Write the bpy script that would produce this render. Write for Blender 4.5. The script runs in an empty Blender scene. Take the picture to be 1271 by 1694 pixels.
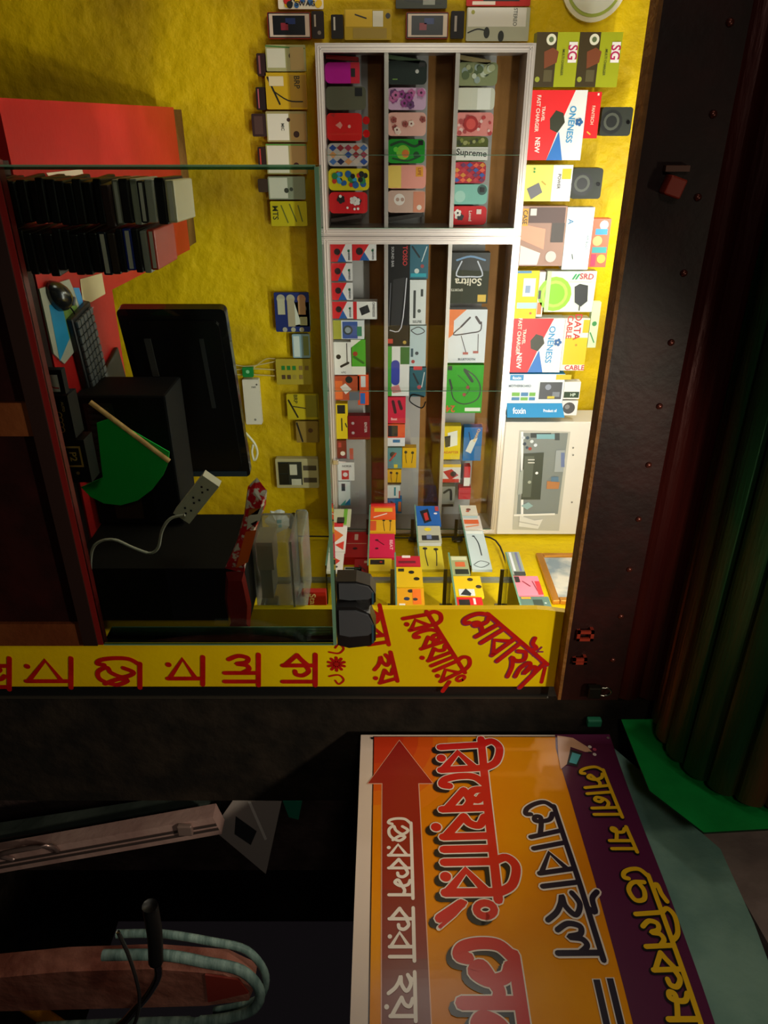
import bpy, bmesh, math, random
from mathutils import Vector, Matrix
S = bpy.context.scene
COL = S.collection
random.seed(7)

# ------------------------------------------------------------------ camera, world, lights, exposure
FPX = 1223.0; YAW = math.radians(28.0); ZC = 1.5
sn, cs = math.sin(YAW), math.cos(YAW)
FW = Vector((sn, cs, 0)); RT = Vector((cs, -sn, 0)); UP = Vector((0, 0, 1))
cam = bpy.data.cameras.new('camera'); camo = bpy.data.objects.new('camera', cam); COL.objects.link(camo)
cam.sensor_fit = 'VERTICAL'; cam.sensor_height = 36; cam.lens = FPX / 1694 * 36
cam.clip_start = 0.01
m = Matrix.Identity(4)
for i, ax in enumerate((UP, -RT, -FW)):
    for j in range(3): m[j][i] = ax[j]
m.translation = (0, 0, ZC); camo.matrix_world = m
S.camera = camo
w = bpy.data.worlds.new('night'); S.world = w; w.use_nodes = True
w.node_tree.nodes['Background'].inputs[0].default_value = (0.35, 0.28, 0.32, 1)
w.node_tree.nodes['Background'].inputs[1].default_value = 0.012
def light(name, kind, loc, power, color, **k):
    l = bpy.data.lights.new(name, kind); l.energy = power; l.color = color
    for a, b in k.items(): setattr(l, a, b)
    o = bpy.data.objects.new(name, l); COL.objects.link(o); o.location = loc
    return o
BULB = Vector((0.36, 2.22, ZC + .93))
light('bulb_light', 'POINT', BULB - Vector((0, 0, .07)), 8, (1.0, 0.98, 0.9), shadow_soft_size=0.035)
sl = light('street_lamp_light', 'AREA', (-2.6, 0.2, 2.6), 4.5, (1.0, 0.72, 0.5), size=0.5)
sl.rotation_euler = (Vector((1.5, 1.1, 1.7)) - sl.location).to_track_quat('-Z', 'Y').to_euler()
wl = light('side_fill_light', 'AREA', (-1.0, 1.78, ZC + .3), 8, (1.0, 0.96, 0.84), shape='RECTANGLE', size=.7, size_y=.5)  # added unseen soft fill from the left for the showcase interiors
wl.rotation_euler = (Vector((1.3, 3.0, ZC + .1)) - wl.location).to_track_quat('-Z', 'Y').to_euler()
TUBE = Vector((1.0, 1.80, ZC + .74))
tl_ = light('added_tube_fill', 'AREA', TUBE + Vector((0, .02, -.02)), 16, (1.0, .97, .88), shape='RECTANGLE', size=1.1, size_y=.05)  # added unseen fill behind the beam, lights the showcases from the front
tl_.rotation_euler = (Vector((1.0, 3.0, ZC + .1)) - TUBE).to_track_quat('-Z', 'Y').to_euler()
light('wall_fill_light', 'POINT', (0.3, 2.84, ZC + 1.05), 9, (1.0, 1.0, 0.92), shadow_soft_size=0.04)  # added unseen light close to the wall, brightens its upper part
sp_ = light('signboard_fill_spot', 'SPOT', (0.55, 0.2, 2.5), 60, (1.0, 0.9, 0.68), shadow_soft_size=0.05, spot_size=math.radians(66), spot_blend=.6)  # added spot that brightens the signboard, aimed clear of the banner
sp_.rotation_euler = (Vector((0.9, 1.54, 1.32)) - sp_.location).to_track_quat('-Z', 'Y').to_euler()
light('overhead_fill_light', 'POINT', (0.45, 0.3, 2.85), 6, (1.0, 0.86, 0.62), shadow_soft_size=0.06)  # added overhead light that lifts the signboard and shop front
sg = light('low_front_fill_light', 'AREA', (-0.85, -1.0, 1.78), 7.5, (0.95, 0.9, 0.72), size=0.3)  # added low frontal fill, brings out the ribs of the shutter roll
sg.rotation_euler = (Vector((1.1, 1.3, 2.5)) - sg.location).to_track_quat('-Z', 'Y').to_euler()
vs = S.view_settings
vs.view_transform = 'Standard'; vs.look = 'None'; vs.gamma = 1; vs.use_curve_mapping = False; vs.exposure = 0.0

# ------------------------------------------------------------------ pixel -> plane of the place
def ray(px, py):
    return FW + RT * ((py - 847) / FPX) + UP * ((px - 635.5) / FPX)
def onY(px, py, Y):
    d = ray(px, py); t = Y / d.y; return Vector((d.x * t, Y, ZC + d.z * t))
def onX(px, py, X):
    d = ray(px, py); t = X / d.x; return Vector((X, d.y * t, ZC + d.z * t))
def onZ(px, py, z):
    d = ray(px, py); t = (z - ZC) / d.z; return Vector((d.x * t, d.y * t, z))
class PL:                                   # a vertical plane: local x right along it, local z up
    def __init__(s, k, v): s.k = k; s.v = v
    def ba(s, px, py):
        if s.k == 'Y': p = onY(px, py, s.v); return p.x, p.z
        p = onX(px, py, s.v); return -p.y, p.z
    def pt(s, b, a): return Vector((b, s.v, a)) if s.k == 'Y' else Vector((s.v, -b, a))
    def rz(s): return 0 if s.k == 'Y' else -math.pi / 2

# ------------------------------------------------------------------ materials
MC = {}
def lin(c):
    return tuple((v / 12.92 if v <= .04045 else ((v + .055) / 1.055) ** 2.4) for v in c)
def hx(h):
    h = h.lstrip('#')
    if len(h) == 3: h = ''.join(a * 2 for a in h)
    return tuple(int(h[i:i+2], 16) / 255 for i in (0, 2, 4))
def mat(h, rough=.45, metal=0, spec=.5, coat=0):
    key = (h, rough, metal, spec, coat)
    if key in MC: return MC[key]
    mt = bpy.data.materials.new('m_' + h.strip('#')); mt.use_nodes = True
    b = mt.node_tree.nodes['Principled BSDF']
    b.inputs['Base Color'].default_value = (*lin(hx(h)), 1)
    b.inputs['Roughness'].default_value = rough; b.inputs['Metallic'].default_value = metal
    b.inputs['Specular IOR Level'].default_value = spec; b.inputs['Coat Weight'].default_value = coat
    MC[key] = mt; return mt
def noisy(name, c1, c2, scale=6, rough=.7, bump=.2, bscale=40, metal=0, stretch=(1, 1, 1), lo=.4, hi=.65, detail=6):
    if name in MC: return MC[name]
    mt = bpy.data.materials.new(name); mt.use_nodes = True; nt = mt.node_tree; N = nt.nodes; Lk = nt.links
    b = N['Principled BSDF']; tc = N.new('ShaderNodeTexCoord'); mp = N.new('ShaderNodeMapping')
    mp.inputs['Scale'].default_value = stretch
    no = N.new('ShaderNodeTexNoise'); no.inputs['Scale'].default_value = scale; no.inputs['Detail'].default_value = detail
    cr = N.new('ShaderNodeValToRGB'); e = cr.color_ramp.elements
    e[0].position = lo; e[1].position = hi
    e[0].color = (*lin(hx(c1)), 1); e[1].color = (*lin(hx(c2)), 1)
    Lk.new(tc.outputs['Object'], mp.inputs['Vector']); Lk.new(mp.outputs[0], no.inputs['Vector'])
    Lk.new(no.outputs['Fac'], cr.inputs['Fac']); Lk.new(cr.outputs['Color'], b.inputs['Base Color'])
    n2 = N.new('ShaderNodeTexNoise'); n2.inputs['Scale'].default_value = bscale; n2.inputs['Detail'].default_value = 5
    bp = N.new('ShaderNodeBump'); bp.inputs['Strength'].default_value = bump; bp.inputs['Distance'].default_value = .02
    Lk.new(mp.outputs[0], n2.inputs['Vector']); Lk.new(n2.outputs['Fac'], bp.inputs['Height']); Lk.new(bp.outputs[0], b.inputs['Normal'])
    b.inputs['Roughness'].default_value = rough; b.inputs['Metallic'].default_value = metal; b.inputs['Specular IOR Level'].default_value = .25
    MC[name] = mt; return mt
def glassy(name, tint, refl=.06, rough=.02, alpha=None, haze=0, hazecol='aab'):
    if name in MC: return MC[name]
    mt = bpy.data.materials.new(name); mt.use_nodes = True; nt = mt.node_tree; N = nt.nodes; Lk = nt.links
    for n in list(N):
        if n.type == 'BSDF_PRINCIPLED': N.remove(n)
    out = [n for n in N if n.type == 'OUTPUT_MATERIAL'][0]
    tr = N.new('ShaderNodeBsdfTransparent'); tr.inputs[0].default_value = (*tint, 1)
    gl = N.new('ShaderNodeBsdfGlossy'); gl.inputs['Roughness'].default_value = rough
    fr = N.new('ShaderNodeFresnel'); fr.inputs['IOR'].default_value = 1.45
    mx = N.new('ShaderNodeMixShader'); Lk.new(fr.outputs[0], mx.inputs[0]); Lk.new(tr.outputs[0], mx.inputs[1]); Lk.new(gl.outputs[0], mx.inputs[2])
    if haze:
        df = N.new('ShaderNodeBsdfDiffuse'); df.inputs[0].default_value = (*lin(hx(hazecol)), 1)
        m2 = N.new('ShaderNodeMixShader'); m2.inputs[0].default_value = haze
        Lk.new(mx.outputs[0], m2.inputs[1]); Lk.new(df.outputs[0], m2.inputs[2]); Lk.new(m2.outputs[0], out.inputs[0])
    else: Lk.new(mx.outputs[0], out.inputs[0])
    MC[name] = mt; return mt
YEL = noisy('yellow_plaster', '#d4b400', '#e8cc00', 3, .6, .45, 22, lo=.3, hi=.7)
YWORN = noisy('yellow_plaster_worn', '#94780a', '#dcbc00', 2.2, .62, .7, 16, lo=.3, hi=.58)
BLACKP = mat('#0b0b0d', .35); CONC = noisy('dark_concrete', '#16110d', '#2a211a', 9, .9, .4, 30)
REDTOP = noisy('red_laminate', '#a81c1a', '#bc2624', 4, .35, .03, 60)
WOOD = noisy('brown_wood', '#5a3c1c', '#7c5a30', 8, .6, .2, 40, stretch=(1, 1, 8))
CABBACK = noisy('brown_hardboard', '#8a5c26', '#a07038', 5, .6, .1, 60)
ALU = mat('#c8c0b8', .35, .55); GREYP = mat('#a8a6a2', .6)
MAROON = noisy('maroon_paint', '#1c0706', '#2a0b0a', 10, .5, .06, 50)
GLASS = glassy('window_glass', (.86, .9, .86)); CGLASS = glassy('showcase_glass', (.97, .98, .97))
GEDGE = glassy('glass_edge_green', (.35, .6, .45), haze=.35, hazecol='9fd0b0')
POLY = glassy('clear_polythene', (.85, .85, .85), rough=.2, haze=.2, hazecol='b8bcb4')

# ------------------------------------------------------------------ mesh building
FONT = {}
def font_mesh(s):
    if s in FONT: return FONT[s]
    c = bpy.data.curves.new('t', 'FONT'); c.body = s; c.size = 1; c.offset = .018; c.resolution_u = 3
    o = bpy.data.objects.new('t', c); COL.objects.link(o)
    dg = bpy.context.evaluated_depsgraph_get(); dg.update()
    me = bpy.data.meshes.new_from_object(o.evaluated_get(dg))
    vs_ = [(v.co.x, v.co.y) for v in me.vertices]; fs = [tuple(p.vertices) for p in me.polygons]
    xs = [v[0] for v in vs_] or [0, 1]; ys = [v[1] for v in vs_] or [0, 1]
    cx, cy = (min(xs) + max(xs)) / 2, (min(ys) + max(ys)) / 2; h = .7
    vs_ = [((x - cx) / h, (y - cy) / h) for x, y in vs_]
    bpy.data.objects.remove(o); bpy.data.curves.remove(c); bpy.data.meshes.remove(me)
    FONT[s] = (vs_, fs); return FONT[s]
def smooth(pts, n=5):
    if len(pts) < 3: return list(pts)
    out = []
    P = [pts[0]] + list(pts) + [pts[-1]]
    for i in range(1, len(P) - 2):
        p0, p1, p2, p3 = (Vector(P[i - 1]), Vector(P[i]), Vector(P[i + 1]), Vector(P[i + 2]))
        for k in range(n):
            t = k / n
            out.append(.5 * ((2 * p1) + (p2 - p0) * t + (2 * p0 - 5 * p1 + 4 * p2 - p3) * t * t + (3 * p1 - p0 - 3 * p2 + p3) * t ** 3))
    out.append(Vector(pts[-1])); return out
class MB:
    def __init__(s, o=(0, 0, 0)): s.v = []; s.f = []; s.fm = []; s.mats = []; s.o = Vector(o); s.sm = []
    def mi(s, m_):
        if isinstance(m_, str): m_ = mat(m_)
        if m_ not in s.mats: s.mats.append(m_)
        return s.mats.index(m_)
    def add(s, vs_, fs, m_, smth=False):
        k = len(s.v); s.v += [tuple(Vector(v) - s.o) for v in vs_]; i = s.mi(m_)
        for f in fs: s.f.append(tuple(a + k for a in f)); s.fm.append(i); s.sm.append(smth)
    def box(s, x0, x1, y0, y1, z0, z1, m_, rz=0, rx=0, ry=0, bev=0):
        c = Vector(((x0 + x1) / 2, (y0 + y1) / 2, (z0 + z1) / 2)); h = Vector((x1 - x0, y1 - y0, z1 - z0)) / 2
        R = Matrix.Rotation(rz, 3, 'Z') @ Matrix.Rotation(ry, 3, 'Y') @ Matrix.Rotation(rx, 3, 'X')
        if bev:
            bm = bmesh.new(); bmesh.ops.create_cube(bm, size=2)
            for v in bm.verts: v.co = Vector((v.co.x * h.x, v.co.y * h.y, v.co.z * h.z))
            bmesh.ops.bevel(bm, geom=bm.edges[:], offset=min(bev, min(h) * .9), segments=2, affect='EDGES', profile=.5)
            bm.verts.index_update()
            s.add([c + R @ v.co for v in bm.verts], [tuple(v.index for v in f.verts) for f in bm.faces], m_); bm.free(); return
        vs_ = [c + R @ Vector((h.x * a, h.y * b, h.z * d)) for a in (-1, 1) for b in (-1, 1) for d in (-1, 1)]
        s.add(vs_, [(0, 1, 3, 2), (4, 6, 7, 5), (0, 4, 5, 1), (2, 3, 7, 6), (0, 2, 6, 4), (1, 5, 7, 3)], m_)
    def tube(s, pts, r, m_, n=8, sm=True, flat=None):
        pts = [Vector(p) for p in (smooth(pts) if sm else pts)]; rings = []
        for i, p in enumerate(pts):
            d = (pts[min(i + 1, len(pts) - 1)] - pts[max(i - 1, 0)]).normalized()
            a = d.cross(UP); a = a.normalized() if a.length > .1 else Vector((1, 0, 0)); b = d.cross(a).normalized()
            rr = r(i / (len(pts) - 1)) if callable(r) else r
            rings.append([p + (a * math.cos(q) + b * math.sin(q) * (flat or 1)) * rr for q in (2 * math.pi * k / n for k in range(n))])
        vs_ = [v for R_ in rings for v in R_]
        fs = [(i * n + k, i * n + (k + 1) % n, (i + 1) * n + (k + 1) % n, (i + 1) * n + k) for i in range(len(rings) - 1) for k in range(n)]
        fs += [tuple(range(n)), tuple((len(rings) - 1) * n + k for k in range(n))]
        s.add(vs_, fs, m_, True)
    def prism(s, pts3, vec, m_, side=None):       # polygon extruded by vec
        n = len(pts3); A = [Vector(p) for p in pts3]; B = [p + Vector(vec) for p in A]
        s.add(A + B, [tuple(range(n)), tuple(range(2 * n - 1, n - 1, -1))], m_)
        s.add(A + B, [(i, (i + 1) % n, n + (i + 1) % n, n + i) for i in range(n)], side or m_)
    def ell(s, c, r, m_, nu=14, nv=9, zmin=-1):
        c = Vector(c); vs_ = []; fs = []
        for j in range(nv + 1):
            ph = -math.pi / 2 + math.pi * j / nv; zz = max(math.sin(ph), zmin)
            for i in range(nu):
                th = 2 * math.pi * i / nu
                vs_.append(c + Vector((r[0] * math.cos(ph) * math.cos(th), r[1] * math.cos(ph) * math.sin(th), r[2] * zz)))
        for j in range(nv):
            for i in range(nu): fs.append((j * nu + i, j * nu + (i + 1) % nu, (j + 1) * nu + (i + 1) % nu, (j + 1) * nu + i))
        s.add(vs_, fs, m_, True)
    # flat drawing on a local plane: local x right, z up, towards viewer = -y
    def poly(s, pts, y, m_): s.add([(p[0], y, p[1]) for p in pts], [tuple(range(len(pts)))], m_)
    def ribbon(s, pts, wd, y, m_, caps=True):
        pts = [Vector((p[0], p[1])) for p in pts]; L_, R_ = [], []
        for i, p in enumerate(pts):
            d = pts[min(i + 1, len(pts) - 1)] - pts[max(i - 1, 0)]
            if d.length < 1e-9: d = Vector((1, 0))
            d.normalize(); nn = Vector((-d.y, d.x)) * wd / 2; L_.append(p + nn); R_.append(p - nn)
        n = len(pts); s.add([(p.x, y, p.y) for p in L_ + R_], [(i, i + 1, n + i + 1, n + i) for i in range(0, 0)], m_)
        s.add([(p.x, y - 2e-6 * i, p.y) for i, p in enumerate(L_)] + [(p.x, y - 2e-6 * i, p.y) for i, p in enumerate(R_)], [(i, i + 1, n + i + 1, n + i) for i in range(n - 1)], m_)
        if caps:
            for p in (pts[0], pts[-1]): s.disc(p, wd / 2, y - 4e-6, m_, 8)
    def disc(s, p, r, y, m_, n=18, ry=None):
        s.poly([(p[0] + r * math.cos(2 * math.pi * k / n), p[1] + (ry or r) * math.sin(2 * math.pi * k / n)) for k in range(n)], y, m_)
    def build(s, name, parent=None, loc=None, rz=0, cuts=None):
        me = bpy.data.meshes.new(name); me.from_pydata(s.v, [], s.f); me.update()
        for m_ in s.mats: me.materials.append(m_)
        me.polygons.foreach_set('material_index', s.fm); me.polygons.foreach_set('use_smooth', s.sm)
        o = bpy.data.objects.new(name, me); COL.objects.link(o)
        if parent is not None: o.parent = parent
        else: o.location = Vector(loc) if loc is not None else s.o; o.rotation_euler = (0, 0, rz)
        return o
def tag(o, label, cat, group=None, kind=None):
    if label: o['label'] = label
    if cat: o['category'] = cat
    if group: o['group'] = group
    if kind: o['kind'] = kind
    return o
def thing(name, label, cat, loc, group=None, rz=0):
    o = bpy.data.objects.new(name, None); COL.objects.link(o); o.location = loc; o.rotation_euler = (0, 0, rz)
    o.empty_display_size = .05
    return tag(o, label, cat, group)
def struct(mb, name): return tag(mb.build(name), None, None, None, 'structure')

# ---- graphics in photo-frame pixels, normalised to the pack's own face
def R(c, *a): return ('r', c) + a
def Pg(c, *p): return ('p', c, p)
def C(c, x, y, r, ry=None): return ('c', c, x, y, r, ry)
def L(c, w_, *p): return ('l', c, w_, p)
def T(c, s_, x, y, h, rot=90): return ('t', c, s_, x, y, h, rot)
def draw(mb, gfx, nm, sc, y0=-.0004):
    for k, g in enumerate(gfx):
        y = y0 - .00018 * k; m_ = mat(g[1]) if isinstance(g[1], str) else g[1]
        if g[0] == 'r': x0, a0, x1, a1 = g[2:6]; mb.poly([nm(x0, a0), nm(x0, a1), nm(x1, a1), nm(x1, a0)], y, m_)
        elif g[0] == 'p': mb.poly([nm(*p) for p in g[2]], y, m_)
        elif g[0] == 'c': mb.disc(nm(g[2], g[3]), (g[5] or g[4]) * sc, y, m_, 16, g[4] * sc)
        elif g[0] == 'l': mb.ribbon([nm(*p) for p in smooth(g[3], 4)], g[2] * sc, y, m_)
        elif g[0] == 't':
            vs_, fs = font_mesh(g[2]); r = math.radians(g[6]); h = g[5]
            q = []
            for x, yy in vs_:
                ix = x * math.cos(r) + yy * math.sin(r); iy = x * math.sin(r) - yy * math.cos(r)
                p = nm(g[3] + ix * h, g[4] + iy * h); q.append((p[0], y, p[1]))
            mb.add(q, fs, m_)
def rrect(W, H, r, n=4):
    pts = []
    for cx, cz, a in ((W / 2 - r, H - r, 0), (-W / 2 + r, H - r, 90), (-W / 2 + r, r, 180), (W / 2 - r, r, 270)):
        for k in range(n + 1):
            q = math.radians(a + 90 * k / n); pts.append((cx + r * math.cos(q), cz + r * math.sin(q)))
    return pts
def card(name, label, cat, pl, x0, y0, x1, y1, th, col, gfx=(), group=None, base=None, tilt=0, rnd=0, lean=0, side=None, parts=()):
    xm, ym = (x0 + x1) / 2, (y0 + y1) / 2
    b0 = pl.ba(xm, y0)[0]; b1 = pl.ba(xm, y1)[0]; a0 = pl.ba(x0, ym)[1]; a1 = pl.ba(x1, ym)[1]
    W, H = b1 - b0, a1 - a0
    if base is not None: a0 = base
    mb = MB(); m_ = mat(col, .5, 0, .3) if isinstance(col, str) else col
    nm = lambda px, py: ((py - y0) / (y1 - y0) * W - W / 2, (px - x0) / (x1 - x0) * H)
    sc = H / (x1 - x0)
    if rnd: pts = rrect(W, H, min(rnd * sc, W * .45, H * .45))
    else: pts = [(-W / 2, 0), (W / 2, 0), (W / 2, H), (-W / 2, H)]
    mb.prism([(p[0], 0, p[1]) for p in pts], (0, th, 0), m_, side and mat(side))
    draw(mb, gfx, nm, sc)
    o = mb.build(name, None, pl.pt((b0 + b1) / 2, a0), pl.rz())
    o.rotation_euler = (math.radians(lean) * (1 if pl.k == 'Y' else 0), 0, pl.rz()) if not tilt else o.rotation_euler
    if tilt:   # roll about the plane's normal
        o.rotation_euler = (Matrix.Rotation(pl.rz(), 4, 'Z') @ Matrix.Rotation(math.radians(tilt), 4, 'Y')).to_euler()
    for pn, pg, plabel, pth in parts:
        q = MB()
        for g in pg:
            if g[0] == 'c':
                c = nm(g[2], g[3]); r = g[4] * sc
                q.prism([(c[0] + r * math.cos(a * math.pi / 8), -.0002 - pth, c[1] + r * math.sin(a * math.pi / 8)) for a in range(16)], (0, pth, 0), mat(g[1], .2))
            elif g[0] == 'r':
                A = nm(g[2], g[3]); B = nm(g[4], g[5])
                q.prism([(A[0], -.0002 - pth, A[1]), (B[0], -.0002 - pth, A[1]), (B[0], -.0002 - pth, B[1]), (A[0], -.0002 - pth, B[1])], (0, pth, 0), mat(g[1], .3))
        po = q.build(pn, o)
        if plabel: po['label'] = plabel
    return tag(o, label, cat, group)

# ---- Bengali letters as brush strokes (unit box: baseline 0, headline 1)
GL = {
 'ka': (.95, [[(.46, 1), (.46, 0)], 's', [(.46, .78), (.2, .56), (.02, .44)], [(.02, .44), (.46, .06)], 's', [(.46, .7), (.7, .8), (.88, .62), (.84, .42), (.7, .38)]]),
 'ba': (.8, [[(.62, 1), (.62, 0)], [(.62, .8), (.06, .42), (.62, .05)]]),
 'ra': (.8, [[(.62, 1), (.62, 0)], [(.62, .8), (.06, .42), (.62, .05)], 'd', (.22, .02)]),
 'aa': (.36, [[(.2, 1), (.2, 0)]]),
 'i': (.36, [[(.2, 1), (.2, 0)], 's', [(.2, 1), (.1, 1.25), (.35, 1.42), (.8, 1.3), (1.0, 1.0)]]),
 'e': (.42, ['s', [(.34, .98), (.1, .75), (.06, .4), (.14, .1), (.3, .02), (.36, .18)]]),
 'ma': (.86, [[(.68, 1), (.68, 0)], 's', [(.1, .88), (.26, .74), (.26, .46), (.18, .26), (.06, .3), (.12, .46), (.36, .42), (.68, .3)]]),
 'ha': (.8, ['s', [(.1, .72), (.4, .84), (.66, .66), (.42, .46), (.16, .44), (.34, .36), (.56, .2), (.74, -.06)], 's', [(.3, 1), (.22, .82), (.1, .72)]]),
 'ii': (.8, ['s', [(.1, .72), (.4, .84), (.66, .66), (.42, .46), (.16, .44), (.34, .36), (.56, .2), (.74, -.06)], 's', [(.5, 1), (.62, 1.16), (.3, 1.2), (.14, 1.38)]]),
 'la': (.92, [[(.76, 1), (.76, 0)], 's', [(.2, .12), (.06, .4), (.14, .68), (.32, .64), (.38, .36), (.44, .64), (.6, .72), (.76, .52)]]),
 'pa': (.84, [[(.68, 1), (.68, 0)], 's', [(.1, .95), (.12, .72), (.3, .62), (.44, .78), (.3, .9)], [(.1, .5), (.68, .1)], 's', [(.68, .5), (.44, .62), (.1, .5)]]),
 'ya': (.84, [[(.68, 1), (.68, 0)], 's', [(.12, .9), (.36, .78), (.3, .58), (.08, .46)], [(.08, .46), (.68, .05)], 'd', (.38, -.14)]),
 'ng': (.5, ['o', (.22, .74, .15), [(.08, .3), (.42, -.12)]]),
 'ja': (1.0, ['s', [(.08, .62), (.3, .86), (.5, .62), (.3, .34), (.06, .24), (.26, .04), (.62, .1), (.86, .46), (.66, .72), (.6, .5), (.82, .2)]]),
 'sa': (.92, [[(.76, 1), (.76, 0)], 's', [(.1, .9), (.3, .8), (.36, .5), (.2, .26), (.08, .4), (.36, .56), (.56, .66), (.76, .6)]]),
 'na': (.84, [[(.68, 1), (.68, 0)], 's', [(.68, .56), (.42, .7), (.2, .6), (.08, .34), (.22, .22), (.34, .38), (.24, .52)]]),
 'ta': (.84, ['s', [(.1, .74), (.08, .3), (.3, .04), (.62, .16), (.62, .5), (.36, .62), (.1, .5)], 's', [(.3, 1), (.2, 1.2), (.5, 1.24), (.74, 1.34)]]),
 ' ': (.4, []),
}
NOHEAD = {'e', 'ng', ' '}
def bangla(mb, letters, quad, wd, layers, y=-.002, head=True, jag=0):
    """quad in plane coords: base-left, base-right, head-left, head-right; layers = [(extra width, material, dy, (dx,dz))]"""
    bl, br, tl, tr = [Vector(q) for q in quad]
    tot = sum(GL[g][0] for g in letters); x = 0; strokes = []; dots = []; rings = []
    def P(u, v): u /= tot; return (bl * (1 - u) + br * u) * (1 - v) + (tl * (1 - u) + tr * u) * v
    i0 = None
    for g in letters:
        adv, st = GL[g]; k = 0
        if g not in NOHEAD:
            if i0 is None: i0 = x
        elif g in ('ng', ' ') and i0 is not None: strokes.append([(i0 + (x - i0) * q / 8, 1) for q in range(9)]); i0 = None
        while k < len(st):
            if st[k] == 's': strokes.append([(p[0] + x, p[1]) for p in smooth(st[k + 1], 6)]); k += 2
            elif st[k] == 'd': dots.append((st[k + 1][0] + x, st[k + 1][1])); k += 2
            elif st[k] == 'o': rings.append((st[k + 1][0] + x, st[k + 1][1], st[k + 1][2])); k += 2
            else: strokes.append([(p[0] + x, p[1]) for p in st[k]]); k += 1
        if g == 'e' and i0 is None: i0 = x + .3
        x += adv
    if i0 is not None and head: strokes.append([(i0 + (x - i0) * q / 8, 1) for q in range(9)])
    for ex, m_, dy, off in layers:
        o = Vector(off)
        for si, st in enumerate(strokes): mb.ribbon([P(*p) + o for p in st], wd + ex, y + dy - si * 1.6e-5, m_)
        for d in dots: mb.disc(P(*d) + o, wd * .62 + ex / 2, y + dy + 1e-5, m_)
        for r in rings:
            mb.ribbon([P(r[0] + r[2] * math.cos(q), r[1] + r[2] * 1.1 * math.sin(q)) + o for q in (math.pi * k / 8 for k in range(17))], wd * .8 + ex, y + dy, m_)

# ================================================================== THE SETTING
XW = 1.73; YB = 3.18; FR = 1.54
mb = MB(); mb.box(-2.5, 4, -1.5, 4, -.08, 0, noisy('dark_ground', '#1c1714', '#352c26', 12, .9, .5, 30)); struct(mb, 'floor')
mb = MB(); mb.box(-1.3, XW + .06, YB, YB + .1, 0, 3.0, YWORN); struct(mb, 'wall_back')
mb = MB(); mb.box(-1.3, -1.2, 1.6, YB, 0, 3.0, YEL); struct(mb, 'wall_left')
mb = MB(); mb.box(XW, XW + .06, 1.76, YB, 0, 3.0, YEL); struct(mb, 'wall_right')
mb = MB(); mb.box(-1.3, XW + .06, 1.6, YB + .1, 3.0, 3.08, mat('#b8a890', .8)); struct(mb, 'ceiling')
mb = MB(); mb.box(1.405, 1.815, 1.56, 1.76, 0, 3.0, CONC); struct(mb, 'wall_front')
mb = MB(); mb.box(1.362, 1.404, 1.556, 1.562, 0, ZC + .45, mat('#040404', .6)); mb.box(1.399, 1.402, 1.548, 1.556, 0, ZC + .45, mat('#3a342c', .5)); struct(mb, 'trim_2')
mb = MB(); mb.box(-1.3, 1.40, 1.60, 1.70, ZC + .60, 3.0, MAROON); struct(mb, 'trim_1')
mb = MB(); mb.box(1.86, 4, 2.6, 2.7, 0, 3.2, noisy('alley_wall', '#15110f', '#241c18', 6, .9, .4, 20)); struct(mb, 'wall_alley')

# ------------------------------------------------------------------ yellow signboard on the shop corner
pb = PL('Y', FR)
def Bp(px, py): b, a = pb.ba(px, py); return Vector((b, a))
X0, X1 = Bp(700, 1008).x, 1.352
mb = MB(); top = ZC + .475
board = [(X0, .02), (X1, .02), (X1, top), (X0 + .012, top), (X0 + .002, Bp(905, 1010).y), (X0, Bp(890, 1008).y)]
mb.prism([(p[0], 0, p[1]) for p in board], (0, .018, 0), noisy('sign_yellow', '#e2ba00', '#eed000', 2, .45, .05, 60))
RD = noisy('sign_red_paint', '#b0120e', '#c41a14', 20, .5, .05, 60); PU = mat('#8a2050', .5)
lay = [(0, RD, 0, (0, 0))]
def q4(*p): return [Bp(*a) for a in p]
bangla(mb, ['ma' if g == 'm' else g for g in ('e', 'm', 'aa', 'ba', 'aa', 'ii', 'la')], q4((762, 1022), (864, 1140), (800, 1008), (906, 1098)), .0112, [(.003, PU, 0, (.002, -.002)), (0, RD, -.0006, (0, 0))])
bangla(mb, ['i', 'ra', 'e', 'pa', 'ya', 'aa', 'i', 'ra', 'ng'], q4((664, 1018), (738, 1142), (706, 1011), (776, 1122)), .0115, lay)
bangla(mb, ['ka', 'ra', 'aa', ' ', 'ha', 'ya'], q4((590, 1002), (630, 1134), (628, 1000), (658, 1126)), .0115, lay)
for gs, x0, x1, y0, y1 in ((['ka', 'aa'], 468, 522, 1082, 1133), (['la', 'aa'], 372, 428, 1082, 1133), (['ra'], 278, 336, 1086, 1132),
                           (['e', 'ja'], 160, 232, 1086, 1137), (['ra'], 44, 118, 1088, 1137), (['ka', 'sa'], -60, 16, 1088, 1140)):
    bangla(mb, gs, q4((x0, y0), (x0, y1), (x1, y0), (x1, y1)), .0135, lay)
fc = Bp(557, 1098)
for k in range(10):
    a = k * math.pi / 5; mb.ribbon([fc + Vector((math.cos(a), math.sin(a))) * .009, fc + Vector((math.cos(a), math.sin(a))) * .022], .0085, -.002, RD)
mb.disc(fc, .007, -.002, RD)
for sgn in (1, -1):
    mb.ribbon([Vector(p) for p in smooth([Bp(557 + dx, 1098 + sgn * dy) for dx, dy in ((-12, 20), (4, 18), (12, 26), (4, 33), (-2, 27))])], .0055, -.002, RD)
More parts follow.
